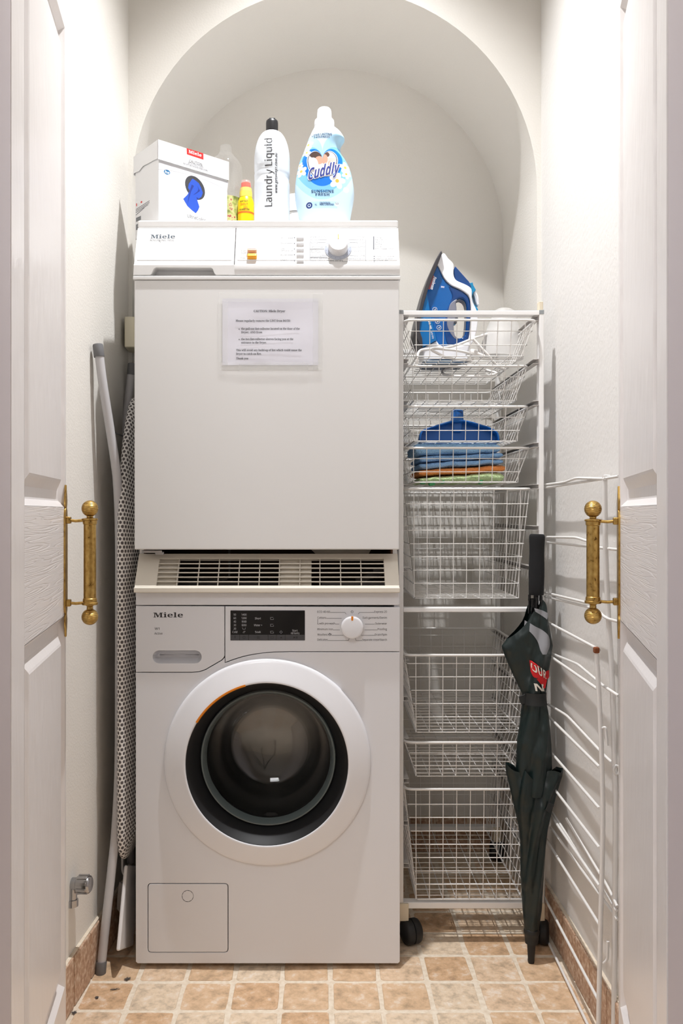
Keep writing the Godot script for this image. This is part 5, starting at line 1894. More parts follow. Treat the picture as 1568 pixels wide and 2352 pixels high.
func make_trolley() -> void:
	var x0 := 0.1900
	var x1 := 0.5365
	var back := 2.475
	var t := thing("basket_trolley", "tall white metal basket trolley on black castors between dryer and right wall", "trolley", Vector3((x0 + x1) / 2, 0, -(RZ + back) / 2))
	var Y := func(py: float) -> float: return at(0, py, RZ).y
	var post := 0.0110
	for e in [[x0, RZ], [x1 - post, RZ], [x0, back], [x1 - post, back]]:
		var b := MB.new()
		b.rbox(Transform3D(Basis(), Vector3(e[0] + post / 2, (Y.call(720) + Y.call(2090)) / 2, -e[1] + (-0.0125 if e[1] == RZ else 0.0125))), Vector3(post, Y.call(720) - Y.call(2090), 0.025), 0.0016)
		var p := part("post", b, M["rack_white"], t)
		b = MB.new()
		b.rbox(Transform3D(Basis(), Vector3(e[0] + post / 2, Y.call(716.5), -e[1] + (-0.012 if e[1] == RZ else 0.012))), Vector3(post + 0.0008, 0.0098, 0.0255), 0.001)
		part("corner_plug", b, M["rack_grey"], p)
		if e[0] > 0.4 and e[1] == RZ:
			b = MB.new()
			b.rbox(Transform3D(Basis(), Vector3(e[0] + post / 2, Y.call(702), -e[1] - 0.014)), Vector3(post - 0.001, 0.024, 0.02), 0.002)
			part("top_peg", b, M["rack_cream"], p)
	# front and rear cross rails
	for e in [[718.5, 0.0112, RZ], [1401.0, 0.0108, RZ], [2080.0, 0.0150, RZ], [718.5, 0.0112, back], [1401.0, 0.0108, back], [2080.0, 0.0150, back]]:
		var b := MB.new()
		b.rbox(Transform3D(Basis(), Vector3((x0 + x1) / 2, Y.call(e[0]), -e[2] + (-0.0115 if e[2] == RZ else 0.0115))), Vector3(x1 - x0 - 2 * post + 0.001, e[1], 0.024), 0.002)
		part("cross_rail", b, M["rack_white"], t)
	# side runners, one pair for every slot, thin channels with a pressed lip
	for py in SLOTS:
		for s in 2:
			var b := MB.new()
			var x: float = x0 + post if s == 0 else x1 - post
			var in_ := 1.0 if s == 0 else -1.0
			var y: float = Y.call(py)
			var prof := [Vector2(0, 0.0055), Vector2(0.0135, 0.0055), Vector2(0.0135, 0.0045), Vector2(0.001, 0.0045), Vector2(0.001, -0.0045), Vector2(0.0135, -0.0045), Vector2(0.0135, -0.0055), Vector2(0, -0.0055)]
			var o := PackedVector2Array()
			for q in prof: o.append(Vector2(q.x * in_, q.y))
			b.prism(Transform3D(Basis(), Vector3(x, y, 0)), o, -back + 0.004, -RZ - 0.004)
			part("runner", b, M["runner_grey"], t)
	# castors: cream socket, fork, twin black wheel
	for e in [[x0 + 0.012, RZ + 0.014, 0.35], [x1 - 0.010, RZ + 0.014, -0.25], [x0 + 0.012, back - 0.014, 0.2], [x1 - 0.010, back - 0.014, -0.3]]:
		var b := MB.new()
		b.rbox(Transform3D(Basis(), Vector3(e[0], Y.call(2094), -e[1] + 0.004)), Vector3(0.022, 0.042, 0.03), 0.002)
		var c := part("castor_socket", b, M["rack_cream"], t)
		var f := Transform3D(Basis(Vector3.UP, e[2]), Vector3(e[0] + (0.0175 if e[0] < 0.4 else 0.0), 0.0285, -e[1] + 0.012))
		b = MB.new()
		b.lathe(f * Transform3D(Basis(Vector3.FORWARD, PI / 2), Vector3.ZERO), [Vector2(0, -0.022), Vector2(0.021, -0.0215), Vector2(0.0265, -0.018), Vector2(0.0285, -0.013), Vector2(0.0285, -0.0015), Vector2(0.026, 0.0), Vector2(0.0285, 0.0015), Vector2(0.0285, 0.013), Vector2(0.0265, 0.018), Vector2(0.021, 0.0215), Vector2(0, 0.022)], 36)
		b.rod(Vector3(e[0], 0.05, -e[1] + 0.004), Vector3(e[0], 0.078, -e[1] + 0.004), 0.006, 10)
		part("castor_wheel", b, M["black_satin"], c)


func basket_proto(called: String, high: float, rows: Array) -> Node3D:
	# local measure: rim at y = 0, its front at z = 0; nine wires across the front at 32 mm
	var w := 0.310
	var d := 0.455
	var h := high
	var rw := 0.0011
	var ci := 0.030         # how far the sides lean in at the bottom
	var cf := 0.012
	var t := Node3D.new()
	t.name = called
	add_child(t)
	var b := MB.new()
	b.tube(rounded([Vector3(-w / 2, 0, 0), Vector3(w / 2, 0, 0), Vector3(w / 2, 0, -d), Vector3(-w / 2, 0, -d)], 0.022, 5, true), 0.0031, 8, true)
	part("rim", b, M["wire_white"], t)
	var P := func(u: float, v: float, y: float) -> Vector3:
		# u, v in -1..1 across and 0..1 back; the basin narrows downwards
		var k := clampf(-y / h, 0.0, 1.0)
		return Vector3(u * (w / 2 - ci * k), y, -lerpf(cf * k, d - cf * k, v))
	var lip := -0.001
	var levels := [lip] + rows + [-h]
	# upright wires bend into the base: 9 lengthwise, 14 crosswise
	for s in 2:
		var fb := MB.new()
		for i in 9:
			var u := (i - 4) / 4.0 * 0.835
			var x := u * w / 2
			var v := float(s)
			fb.rod(Vector3(x, 0, P.call(0, v, 0).z), Vector3(x * 0.985, -h, P.call(0, v, -h).z), rw)
		for y in rows:
			fb.rod(P.call(-0.985, float(s), y), P.call(0.985, float(s), y), rw)
		fb.rod(P.call(-1.0, float(s), -h), P.call(1.0, float(s), -h), rw)
		part("front_grid" if s == 0 else "rear_grid", fb, M["wire_white"], t).set_meta("kind", "stuff")
	for s in [-1.0, 1.0]:
		var sb := MB.new()
		for i in 14:
			var v := (i + 0.5) / 14.0
			sb.rod(P.call(s, v, 0), P.call(s, v, -h), rw)
		for y in rows:
			sb.rod(P.call(s, 0.0, y), P.call(s, 1.0, y), rw)
		sb.rod(P.call(s, 0.0, -h), P.call(s, 1.0, -h), rw)
		part("side_grid", sb, M["wire_white"], t).set_meta("kind", "stuff")
	var bb := MB.new()
	for i in 9:
		var x := (i - 4) / 4.0 * 0.835 * w / 2 * 0.985
		bb.rod(Vector3(x, -h, P.call(0, 0, -h).z), Vector3(x, -h, P.call(0, 1, -h).z), rw)
	for i in 14:
		var v := (i + 0.5) / 14.0
		bb.rod(P.call(-1, v, -h) + Vector3.UP * 0.0024, P.call(1, v, -h) + Vector3.UP * 0.0024, rw)
	part("base_grid", bb, M["wire_white"], t).set_meta("kind", "stuff")
	return t

func make_baskets() -> void:
	var xs := 0.3585
	# rim in pixels, depth of the rim's front, kind, label
	var list := [
		[735.0, 1.958, 0, "shallow wire basket at the top of the trolley, holding the steam iron"],
		[841.0, 2.030, 0, "empty shallow wire basket directly under the basket with the iron"],
		[934.0, 2.020, 0, "shallow wire basket holding the blue dustpan"],
		[1029.0, 2.014, 0, "shallow wire basket holding the folded cleaning cloths"],
		[1123.0, 2.006, 2, "deep empty wire basket hanging above the trolley's middle cross rail"],
		[1505.0, 1.965, 1, "medium-deep empty wire basket just below the trolley's middle cross rail"],
		[1705.5, 1.965, 0, "shallow empty wire basket in the lower trolley, over the deepest lowest basket"],
		[1813.0, 1.962, 2, "deep wire basket at the bottom of the trolley, just above the castors"]]
	var protos := [
		basket_proto("wire_basket", 0.0835, [-0.0255, -0.0575]),
		basket_proto("wire_basket_medium", 0.186, [-0.020, -0.052, -0.0845, -0.117, -0.149]),
		basket_proto("wire_basket_deep", 0.266, [-0.036, -0.068, -0.1005, -0.133, -0.165, -0.1975, -0.230])]
	var used := [false, false, false]
	for e in list:
		var k: int = e[2]
		var o: Node3D = protos[k]
		if used[k]:
			o = o.duplicate(); add_child(o)
		used[k] = true
		o.name = "basket_pending_%d" % list.find(e)
		o.name = numbered("wire_basket")
		o.position = Vector3(xs, at(0, e[0], e[1]).y, -e[1])
		tag(o, e[3], "basket", "white wire baskets in the trolley")

# ------------------------------------------------------------------ what lies in the baskets
func make_iron() -> void:
	var d := 2.10                 # depth of the side that faces the camera
	var dz := d + 0.042
	var fr := front(dz)
	var Q := func(pts: Array) -> PackedVector2Array:
		var o := PackedVector2Array()
		for p in pts: o.append(flat(930 + p[0] * 0.12333, 570 + p[1] * 0.12333, d))
		return o
	var S := func(pts: Array, k := 4) -> PackedVector2Array:
		var v := []
		for p in pts: v.append(flat(930 + p[0] * 0.12333, 570 + p[1] * 0.12333, d))
		return PackedVector2Array(smooth(v, k, true))
	var foot := at(1020, 838, d)
	var t := thing("steam_iron", "blue and white steam iron standing upright on its heel in the top basket", "iron", foot)
	var b := MB.new()
	b.prism(fr, Q.call([[665, 75], [640, 95], [560, 235], [480, 410], [410, 590], [350, 770], [300, 950], [262, 1120], [225, 1260], [195, 1400], [168, 1560], [180, 1640], [215, 1735], [270, 1835], [320, 1870], [310, 1700], [260, 1560], [270, 1400], [310, 1180], [350, 1020], [420, 780], [520, 520], [610, 300], [676, 130]]), -0.056, 0.056, 0.004)
	part("soleplate", b, M["iron_sole"], t)
	b = MB.new()
	b.prism(fr, Q.call([[592, 290], [560, 365], [500, 490], [410, 760], [340, 1000], [290, 1180], [246, 1390], [226, 1560], [250, 1700], [300, 1860], [440, 1800], [580, 1725], [540, 1560], [470, 1270], [430, 1020], [395, 860], [470, 640], [560, 420]]), -0.050, 0.050, 0.007)
	part("skirt", b, M["iron_skirt_blue"], t)
	# water tank and handle loop in one blue shell
	var body: PackedVector2Array = S.call([[600, 300], [690, 505], [750, 600], [860, 700], [1000, 762], [1120, 835], [1188, 915], [1220, 1060], [1220, 1210], [1212, 1400], [1192, 1620], [1150, 1735], [1060, 1792], [880, 1832], [740, 1842], [640, 1800], [585, 1722], [540, 1560], [480, 1300], [430, 1050], [385, 850], [440, 680], [520, 480]])
	var loop: PackedVector2Array = S.call([[935, 1010], [1000, 945], [1060, 948], [1112, 990], [1142, 1070], [1148, 1200], [1140, 1420], [1122, 1570], [1090, 1645], [1030, 1672], [975, 1660], [930, 1610], [912, 1500], [918, 1380], [945, 1280], [962, 1150]])
	b = MB.new()
	b.prism(fr, body, 0.006, 0.040, 0.010, loop, 3)
	part("water_tank", b, M["iron_blue"], t)
	# darker handle zone round the loop
	b = MB.new()
	b.prism(fr, S.call([[800, 700], [1000, 762], [1120, 835], [1188, 915], [1220, 1060], [1220, 1210], [1212, 1400], [1192, 1620], [1150, 1735], [1060, 1792], [880, 1825], [780, 1790], [735, 1650], [720, 1450], [760, 1180], [830, 1000], [860, 880]]), 0.008, 0.0412, 0.008, loop, 3)
	part("handle_inner", b, M["iron_deep_blue"], t)
	b = MB.new()
	b.prism(fr, S.call([[708, 92], [800, 190], [900, 300], [900, 470], [925, 565], [990, 620], [1150, 690], [1235, 765], [1242, 890], [1262, 1010], [1330, 1160], [1350, 1300], [1340, 1480], [1290, 1680], [1225, 1800], [1150, 1850], [1110, 1790], [1160, 1735], [1196, 1620], [1215, 1400], [1223, 1210], [1222, 1060], [1190, 912], [1120, 832], [1000, 758], [862, 696], [752, 596], [696, 505], [640, 390], [596, 275]], 3), 0.004, 0.044, 0.006)
	part("white_shell", b, M["iron_white"], t)
	b = MB.new()
	b.prism(fr, Q.call([[945, 318], [1040, 425], [1120, 515], [1200, 605], [1240, 690], [1238, 760], [1150, 692], [1050, 640], [965, 605], [918, 545], [905, 450], [920, 370]]), -0.030, 0.036, 0.008)
	b.prism(fr, Q.call([[905, 305], [925, 330], [905, 380], [900, 470], [885, 400], [888, 340]]), -0.028, 0.034, 0.003)
	part("spray_tank", b, M["iron_deep_blue"], t)
	b = MB.new()
	b.prism(fr, Q.call([[1200, 600], [1236, 618], [1280, 606], [1290, 655], [1340, 748], [1290, 800], [1266, 880], [1300, 1010], [1376, 1100], [1378, 1155], [1340, 1180], [1285, 1070], [1240, 950], [1234, 850], [1240, 760]]), -0.020, 0.028, 0.004)
	part("trigger_trim", b, M["iron_teal"], t)
	b = MB.new()
	b.prism(fr, S.call([[1288, 795], [1335, 750], [1392, 850], [1408, 950], [1395, 1030], [1375, 1045], [1345, 990], [1320, 890]]), -0.018, 0.026, 0.006)
	part("steam_button", b, M["iron_white"], t)
	# thermostat dial seen on edge
	b = MB.new()
	var dc := flat(930 + 885 * 0.12333, 570 + 1215 * 0.12333, d)
	var ax := along(Vector3(0.80, 0.12, 0.55), Vector3(dc.x, dc.y, -dz + 0.012))
	b.lathe(ax, [Vector2(0, -0.012), Vector2(0.024, -0.012), Vector2(0.0255, -0.008), Vector2(0.0255, 0.004), Vector2(0.022, 0.008)], 40)
	var dl := part("thermostat_dial", b, M["iron_teal"], t)
	b = MB.new()
	b.lathe(ax, [Vector2(0.0215, 0.006), Vector2(0.019, 0.011), Vector2(0.0, 0.0125)], 40)
	part("dial_cap", b, M["iron_grey"], dl)
	b = MB.new()
	b.prism(fr, S.call([[850, 1020], [940, 955], [975, 965], [950, 1020], [960, 1150], [940, 1290], [915, 1380], [908, 1500], [930, 1620], [975, 1665], [1000, 1685], [930, 1690], [850, 1600], [790, 1480], [775, 1380], [790, 1260], [810, 1130]], 3), 0.010, 0.0418, 0.006)
	part("handle_grip_pad", b, M["iron_grey"], t)
	# heel with its dark pad
	b = MB.new()
	b.prism(fr, Q.call([[300, 1862], [440, 1800], [585, 1722], [640, 1802], [740, 1846], [880, 1838], [1060, 1798], [1160, 1740], [1216, 1790], [1190, 1900], [1150, 2010], [1190, 2085], [1100, 2110], [700, 2112], [340, 2112], [320, 2060], [330, 1950]]), -0.046, 0.046, 0.006)
	part("heel", b, M["iron_white"], t)
	b = MB.new()
	b.prism(fr, Q.call([[330, 2108], [480, 2075], [700, 2062], [960, 2062], [1190, 2085], [1205, 2105], [1090, 2150], [900, 2168], [600, 2170], [390, 2165]]), -0.048, 0.049, 0.004)
	part("heel_pad", b, M["iron_navy_pad"], t)
	# print: name on a red tab, three round symbols, line of letters along the skirt
	b = MB.new()
	b.prism(front(dz - 0.0502), Q.call([[497, 520], [535, 528], [455, 790], [412, 775]]), 0.0, 0.0004)
	part("name_tab", b, M["iron_red"], t)
	b = MB.new()
	var run := func(x0: float, y0: float, x1: float, y1: float, lift: float) -> Callable:
		var a := flat(930 + x0 * 0.12333, 570 + y0 * 0.12333, d)
		var e := flat(930 + x1 * 0.12333, 570 + y1 * 0.12333, d)
		var u := (e - a).normalized()
		var n := Vector2(-u.y, u.x)
		return func(l: Vector2) -> Array:
			var p := a + u * l.x + n * l.y
			return [Vector3(p.x, p.y, -dz + lift), Vector3.BACK]
	var k := 0.12333 / FOCAL * d
	words(b, "Sunbeam", "serif_bold", run.call(528, 540, 462, 775, 0.0512), 0.0, 245 * k, 0.0, 54 * k, 0.25)
	words(b, "AVE 60", "sans_bold", run.call(405, 1330, 470, 1560, 0.0512), 0.0, 200 * k, 0.0, 28 * k)
	words(b, "anti-drip", "sans", run.call(468, 1575, 500, 1700, 0.0512), 0.0, 130 * k, 0.0, 26 * k)
	words(b, "MAX", "sans_bold", run.call(668, 740, 735, 748, 0.0415), 0.0, 62 * k, 6 * k, 26 * k)
	for e in [[555, 1140], [585, 1240], [605, 1365], [632, 1478]]:
		var c := flat(930 + e[0] * 0.12333, 570 + e[1] * 0.12333, d)
		b.prism(front(dz - 0.0412), disc(c, 44 * k, 24), 0.0, 0.0003, 0.0, disc(c, 38 * k, 24))
		b.prism(front(dz - 0.0412), disc(c + Vector2(4, -2) * k, 14 * k, 8), 0.0, 0.0003, 0.0, disc(c + Vector2(4, -2) * k, 8 * k, 8))
		b.rod(Vector3(c.x - 24 * k, c.y - 24 * k, -dz + 0.0412), Vector3(c.x + 24 * k, c.y + 24 * k, -dz + 0.0412), 2.0 * k, 4)
	part("lettering", b, M["white_print"], t).set_meta("kind", "stuff")
	# cord: looped on the basket floor in front of the iron
	b = MB.new()
	var C := func(x: float, y: float, z: float) -> Vector3: return at(930 + x * 0.12333, 570 + y * 0.12333, z)
	b.tube(smooth([C.call(215, 2150, 2.03), C.call(225, 2030, 2.03), C.call(280, 1910, 2.04), C.call(450, 1880, 2.05), C.call(800, 1845, 2.06), C.call(1000, 1790, 2.07), C.call(1250, 1690, 2.09), C.call(1420, 1630, 2.12), C.call(1560, 1600, 2.16), C.call(1640, 1590, 2.2)], 6), 0.0034, 8)
	b.tube(smooth([C.call(1230, 2080, 2.05), C.call(1000, 2070, 2.03), C.call(760, 2030, 2.02), C.call(590, 1950, 2.02), C.call(500, 1900, 2.02), C.call(530, 1865, 2.02), C.call(700, 1880, 2.02), C.call(950, 1905, 2.03), C.call(1150, 1945, 2.04), C.call(1240, 1985, 2.06), C.call(1255, 2060, 2.08), C.call(1180, 2130, 2.10), C.call(900, 2220, 2.13), C.call(700, 2290, 2.15), C.call(760, 2360, 2.12), C.call(1100, 2390, 2.09), C.call(1500, 2380, 2.08), C.call(1700, 2330, 2.09), C.call(1500, 2270, 2.11)], 6), 0.0033, 8)
	b.tube(smooth([C.call(1265, 1690, 2.06), C.call(1400, 1840, 2.06), C.call(1540, 1990, 2.06), C.call(1680, 2160, 2.07), C.call(1780, 2235, 2.08), C.call(1860, 2260, 2.09)], 6), 0.0036, 8)
	b.tube(smooth([C.call(1265, 1690, 2.062), C.call(1340, 1790, 2.075), C.call(1400, 1960, 2.085), C.call(1420, 2050, 2.09)], 6), 0.0032, 8)
	part("power_cord", b, M["cord_white"], t)
	b = MB.new()
	var pl := C.call(1290, 1960, 2.08) as Vector3
	b.lathe(along(Vector3(0.9, -0.3, 0.1), pl), [Vector2(0, -0.012), Vector2(0.008, -0.012), Vector2(0.0095, -0.006), Vector2(0.0085, 0.004), Vector2(0.0055, 0.012), Vector2(0.0045, 0.026), Vector2(0, 0.026)], 20)
	part("cord_guard", b, M["cord_white"], t)

func make_basket_contents() -> void:
	# translucent measuring cup, upside down
	var d := 2.16
	var Z := func(x: float, y: float) -> Vector3: return at(1080 + x * 0.11480, 680 + y * 0.11480, d)
	var top_: Vector3 = Z.call(690, 262)
	var bot: Vector3 = Z.call(615, 1240)
	var k := 0.1148 / FOCAL * d
	var b := MB.new()
	var h := top_.distance_to(bot)
	var prof := [Vector2(0, h + 0.0015), Vector2(130 * k, h), Vector2(205 * k, h - 0.006), Vector2(240 * k, h - 0.020), Vector2(330 * k, h * 0.58), Vector2(405 * k, h * 0.28), Vector2(430 * k, 0.006), Vector2(436 * k, 0.0), Vector2(424 * k, 0.0), Vector2(400 * k, h * 0.26), Vector2(324 * k, h * 0.57)]
	b.lathe(along(top_ - bot, bot), prof, 40, 50.0)
	var t := thing("measuring_cup", "frosted translucent plastic cup standing upside down beside the iron", "cup", bot)
	part("cup_wall", b, M["frosted_plastic"], t)
	b = MB.new()
	b.tube(smooth([Z.call(1000, 820), Z.call(1040, 860), Z.call(1050, 940), Z.call(1030, 1040)], 5), 0.0035, 8)
	part("cup_handle", b, M["frosted_plastic"], t)
	# dustpan
	d = 2.12
	var D := func(x: float, y: float) -> Vector2: return flat(900 + x * 0.24235, 920 + y * 0.24235, d)
	t = thing("dustpan", "blue plastic dustpan standing in the third basket, handle up", "dustpan", at(1051, 1018, d))
	# leaning back a little about its lower edge
	var hinge := Vector3(0, at(0, 1018, d).y, -d)
	var ft := Transform3D(Basis(Vector3.RIGHT, -0.12), hinge) * Transform3D(Basis(), Vector3(0, -hinge.y, 0))
	var pan := []
	for p in [[568, 200], [480, 225], [400, 250], [330, 274], [285, 290], [262, 315], [250, 360], [247, 412], [1003, 412], [1001, 360], [990, 320], [962, 294], [900, 262], [830, 240], [750, 215], [666, 197]]:
		pan.append(D.call(p[0], p[1]))
	b = MB.new()
	b.prism(ft, PackedVector2Array(pan), -0.004, 0.0, 0.001)
	part("pan", b, M["pan_blue"], t)
	b = MB.new()
	# raised rim along top and sides
	var edge := []
	for i in range(7, -1, -1): edge.append(ft * Vector3(pan[i].x, pan[i].y, 0.006))
	for i in range(15, 7, -1): edge.append(ft * Vector3(pan[i].x, pan[i].y, 0.006))
	var rows := []
	for o in [[0.0, -0.008], [0.0, 0.022], [0.003, 0.024], [0.0045, 0.022], [0.0045, 0.0]]:
		var row := []
		for i in 16:
			var j := (7 - i) if i < 8 else (23 - i)
			var p: Vector2 = pan[j]
			var c: Vector2 = D.call(625, 420)
			var inw: Vector2 = (c - p).normalized() * o[0]
			row.append(ft * Vector3(p.x + inw.x, p.y + inw.y, o[1]))
		rows.append(row)
	b.sheet(rows)
	part("rim", b, M["pan_blue"], t)
	b = MB.new()
	b.prism(ft, PackedVector2Array(smooth([D.call(566, 120), D.call(572, 100), D.call(600, 95), D.call(650, 97), D.call(667, 108), D.call(669, 150), D.call(668, 200), D.call(650, 216), D.call(580, 216), D.call(565, 200)], 3, true)), 0.0, 0.022, 0.004)
	var hd := part("handle", b, M["pan_blue"], t)
	b = MB.new()
	b.prism(ft * Transform3D(Basis(), Vector3(0, 0, 0.022)), PackedVector2Array(smooth([D.call(600, 108), D.call(655, 112), D.call(655, 140), D.call(640, 122)], 3, true)), -0.004, 0.0008, 0.0006)
	part("hanging_hole", b, M["iron_deep_blue"], hd)
	b = MB.new()
	b.rbox(ft * Transform3D(Basis(), Vector3(D.call(618, 0).x, D.call(0, 250).y, 0.006)), Vector3(0.024, 0.028, 0.010), 0.004)
	part("handle_root", b, M["pan_blue"], t)
	# folded cloths, one on the other
	var stack := [
		["cleaning_cloth", "light green folded cleaning cloth at the bottom of the stack", "cloth_green", [258, 1062], [730, 668], [778, 778], 1, 5],
		["cleaning_cloth", "orange folded cleaning cloth between the green and blue ones", "cloth_orange", [258, 1082], [655, 600], [722, 672], 1, 6],
		["cleaning_cloth", "blue folded cleaning cloth lying directly on the orange one", "cloth_blue_deep", [265, 1056], [520, 488], [656, 606], 2, 7],
		["cleaning_cloth", "blue folded cleaning cloth on top of the stack", "cloth_blue", [225, 1030], [400, 396], [524, 494], 1, 8]]
	for e in stack:
		folded_cloth(e)

func folded_cloth(e: Array) -> void:
	# [name, label, material, [x0, x1], [top y left, right], [bottom y left, right], layers, seed] in zoomed pixels of the trolley
	var d := 2.045
	var deep := 0.20
	var r := RandomNumberGenerator.new()
	r.seed = e[7]
	var f := noise(1.0, e[7] * 13, 2)
	var D := func(x: float, y: float) -> Vector2: return flat(900 + x * 0.24235, 920 + y * 0.24235, d)
	var lt: Vector2 = D.call(e[3][0], e[4][0])
	var rt: Vector2 = D.call(e[3][1], e[4][1])
	var lb: Vector2 = D.call(e[3][0], e[5][0])
	var rb: Vector2 = D.call(e[3][1], e[5][1])
	var t := thing(e[0], e[1], "cloth", Vector3((lb.x + rb.x) / 2, minf(lb.y, rb.y), -d - deep / 2), "folded cleaning cloths in the fourth basket")
	var n: int = e[6]
	for l in n:
		var b := MB.new()
		var rows := []
		var m := 34
		for i in m + 1:
			var u := float(i) / m
			var y0 := lerpf(lerpf(lb.y, lt.y, float(l) / n), lerpf(rb.y, rt.y, float(l) / n), u)
			var y1 := lerpf(lerpf(lb.y, lt.y, float(l + 1) / n), lerpf(rb.y, rt.y, float(l + 1) / n), u)
			var x := lerpf(lb.x, rb.x, u)
			var hh := (y1 - y0) / 2 * 1.02
			# ends rounded off
			var endf := pow(maxf(0.0, 1.0 - pow(absf(u * 2 - 1), 14)), 0.5)
			var row := []
			for k in 28:
				var a := TAU * k / 28
				var cz := signf(cos(a)) * pow(absf(cos(a)), 0.35) * deep / 2
				var cy := signf(sin(a)) * pow(absf(sin(a)), 0.75) * hh
				var wob := f.get_noise_3d(u * 5.0, k * 0.5, l * 9.0) * 0.0035
				var wy := f.get_noise_3d(u * 4.0, 40 + l * 3.0, cz * 9.0) * 0.0028
				var front_in := (0.004 * absf(f.get_noise_2d(l * 17.0 + 3.0, u * 2.0)) + l * 0.002)
				row.append(Vector3(x + f.get_noise_2d(k * 0.7, l * 5.0) * 0.003 * (1 if i in [0, m] else 0), (y0 + y1) / 2 + cy * lerpf(0.55, 1.0, endf) + wy, -d - deep / 2 + cz * lerpf(0.97, 1.0, endf) + wob - front_in))
			rows.append(row)
		b.sheet(rows, true)
		b.fan(rows[0], Vector3.LEFT)
		b.fan(rows[m], Vector3.RIGHT)
		part("fold", b, M[e[2]], t)
	if e[2] == "cloth_green":
		# ruffled mint hem drooping through the wires
		var b := MB.new()
		for c in [[300, 775, 60], [385, 790, 60], [490, 772, 34], [850, 775, 40]]:
			var p: Vector2 = D.call(c[0], c[1])
			b.rbox(Transform3D(Basis(Vector3.BACK, r.randf_range(-0.3, 0.3)), Vector3(p.x, p.y + 0.002, -d - 0.018)), Vector3(c[2] * 0.00026 * 1.0, 0.012, 0.03), 0.0055, 3)
		part("mint_hem", b, M["cloth_mint"], t, "mint green hem")


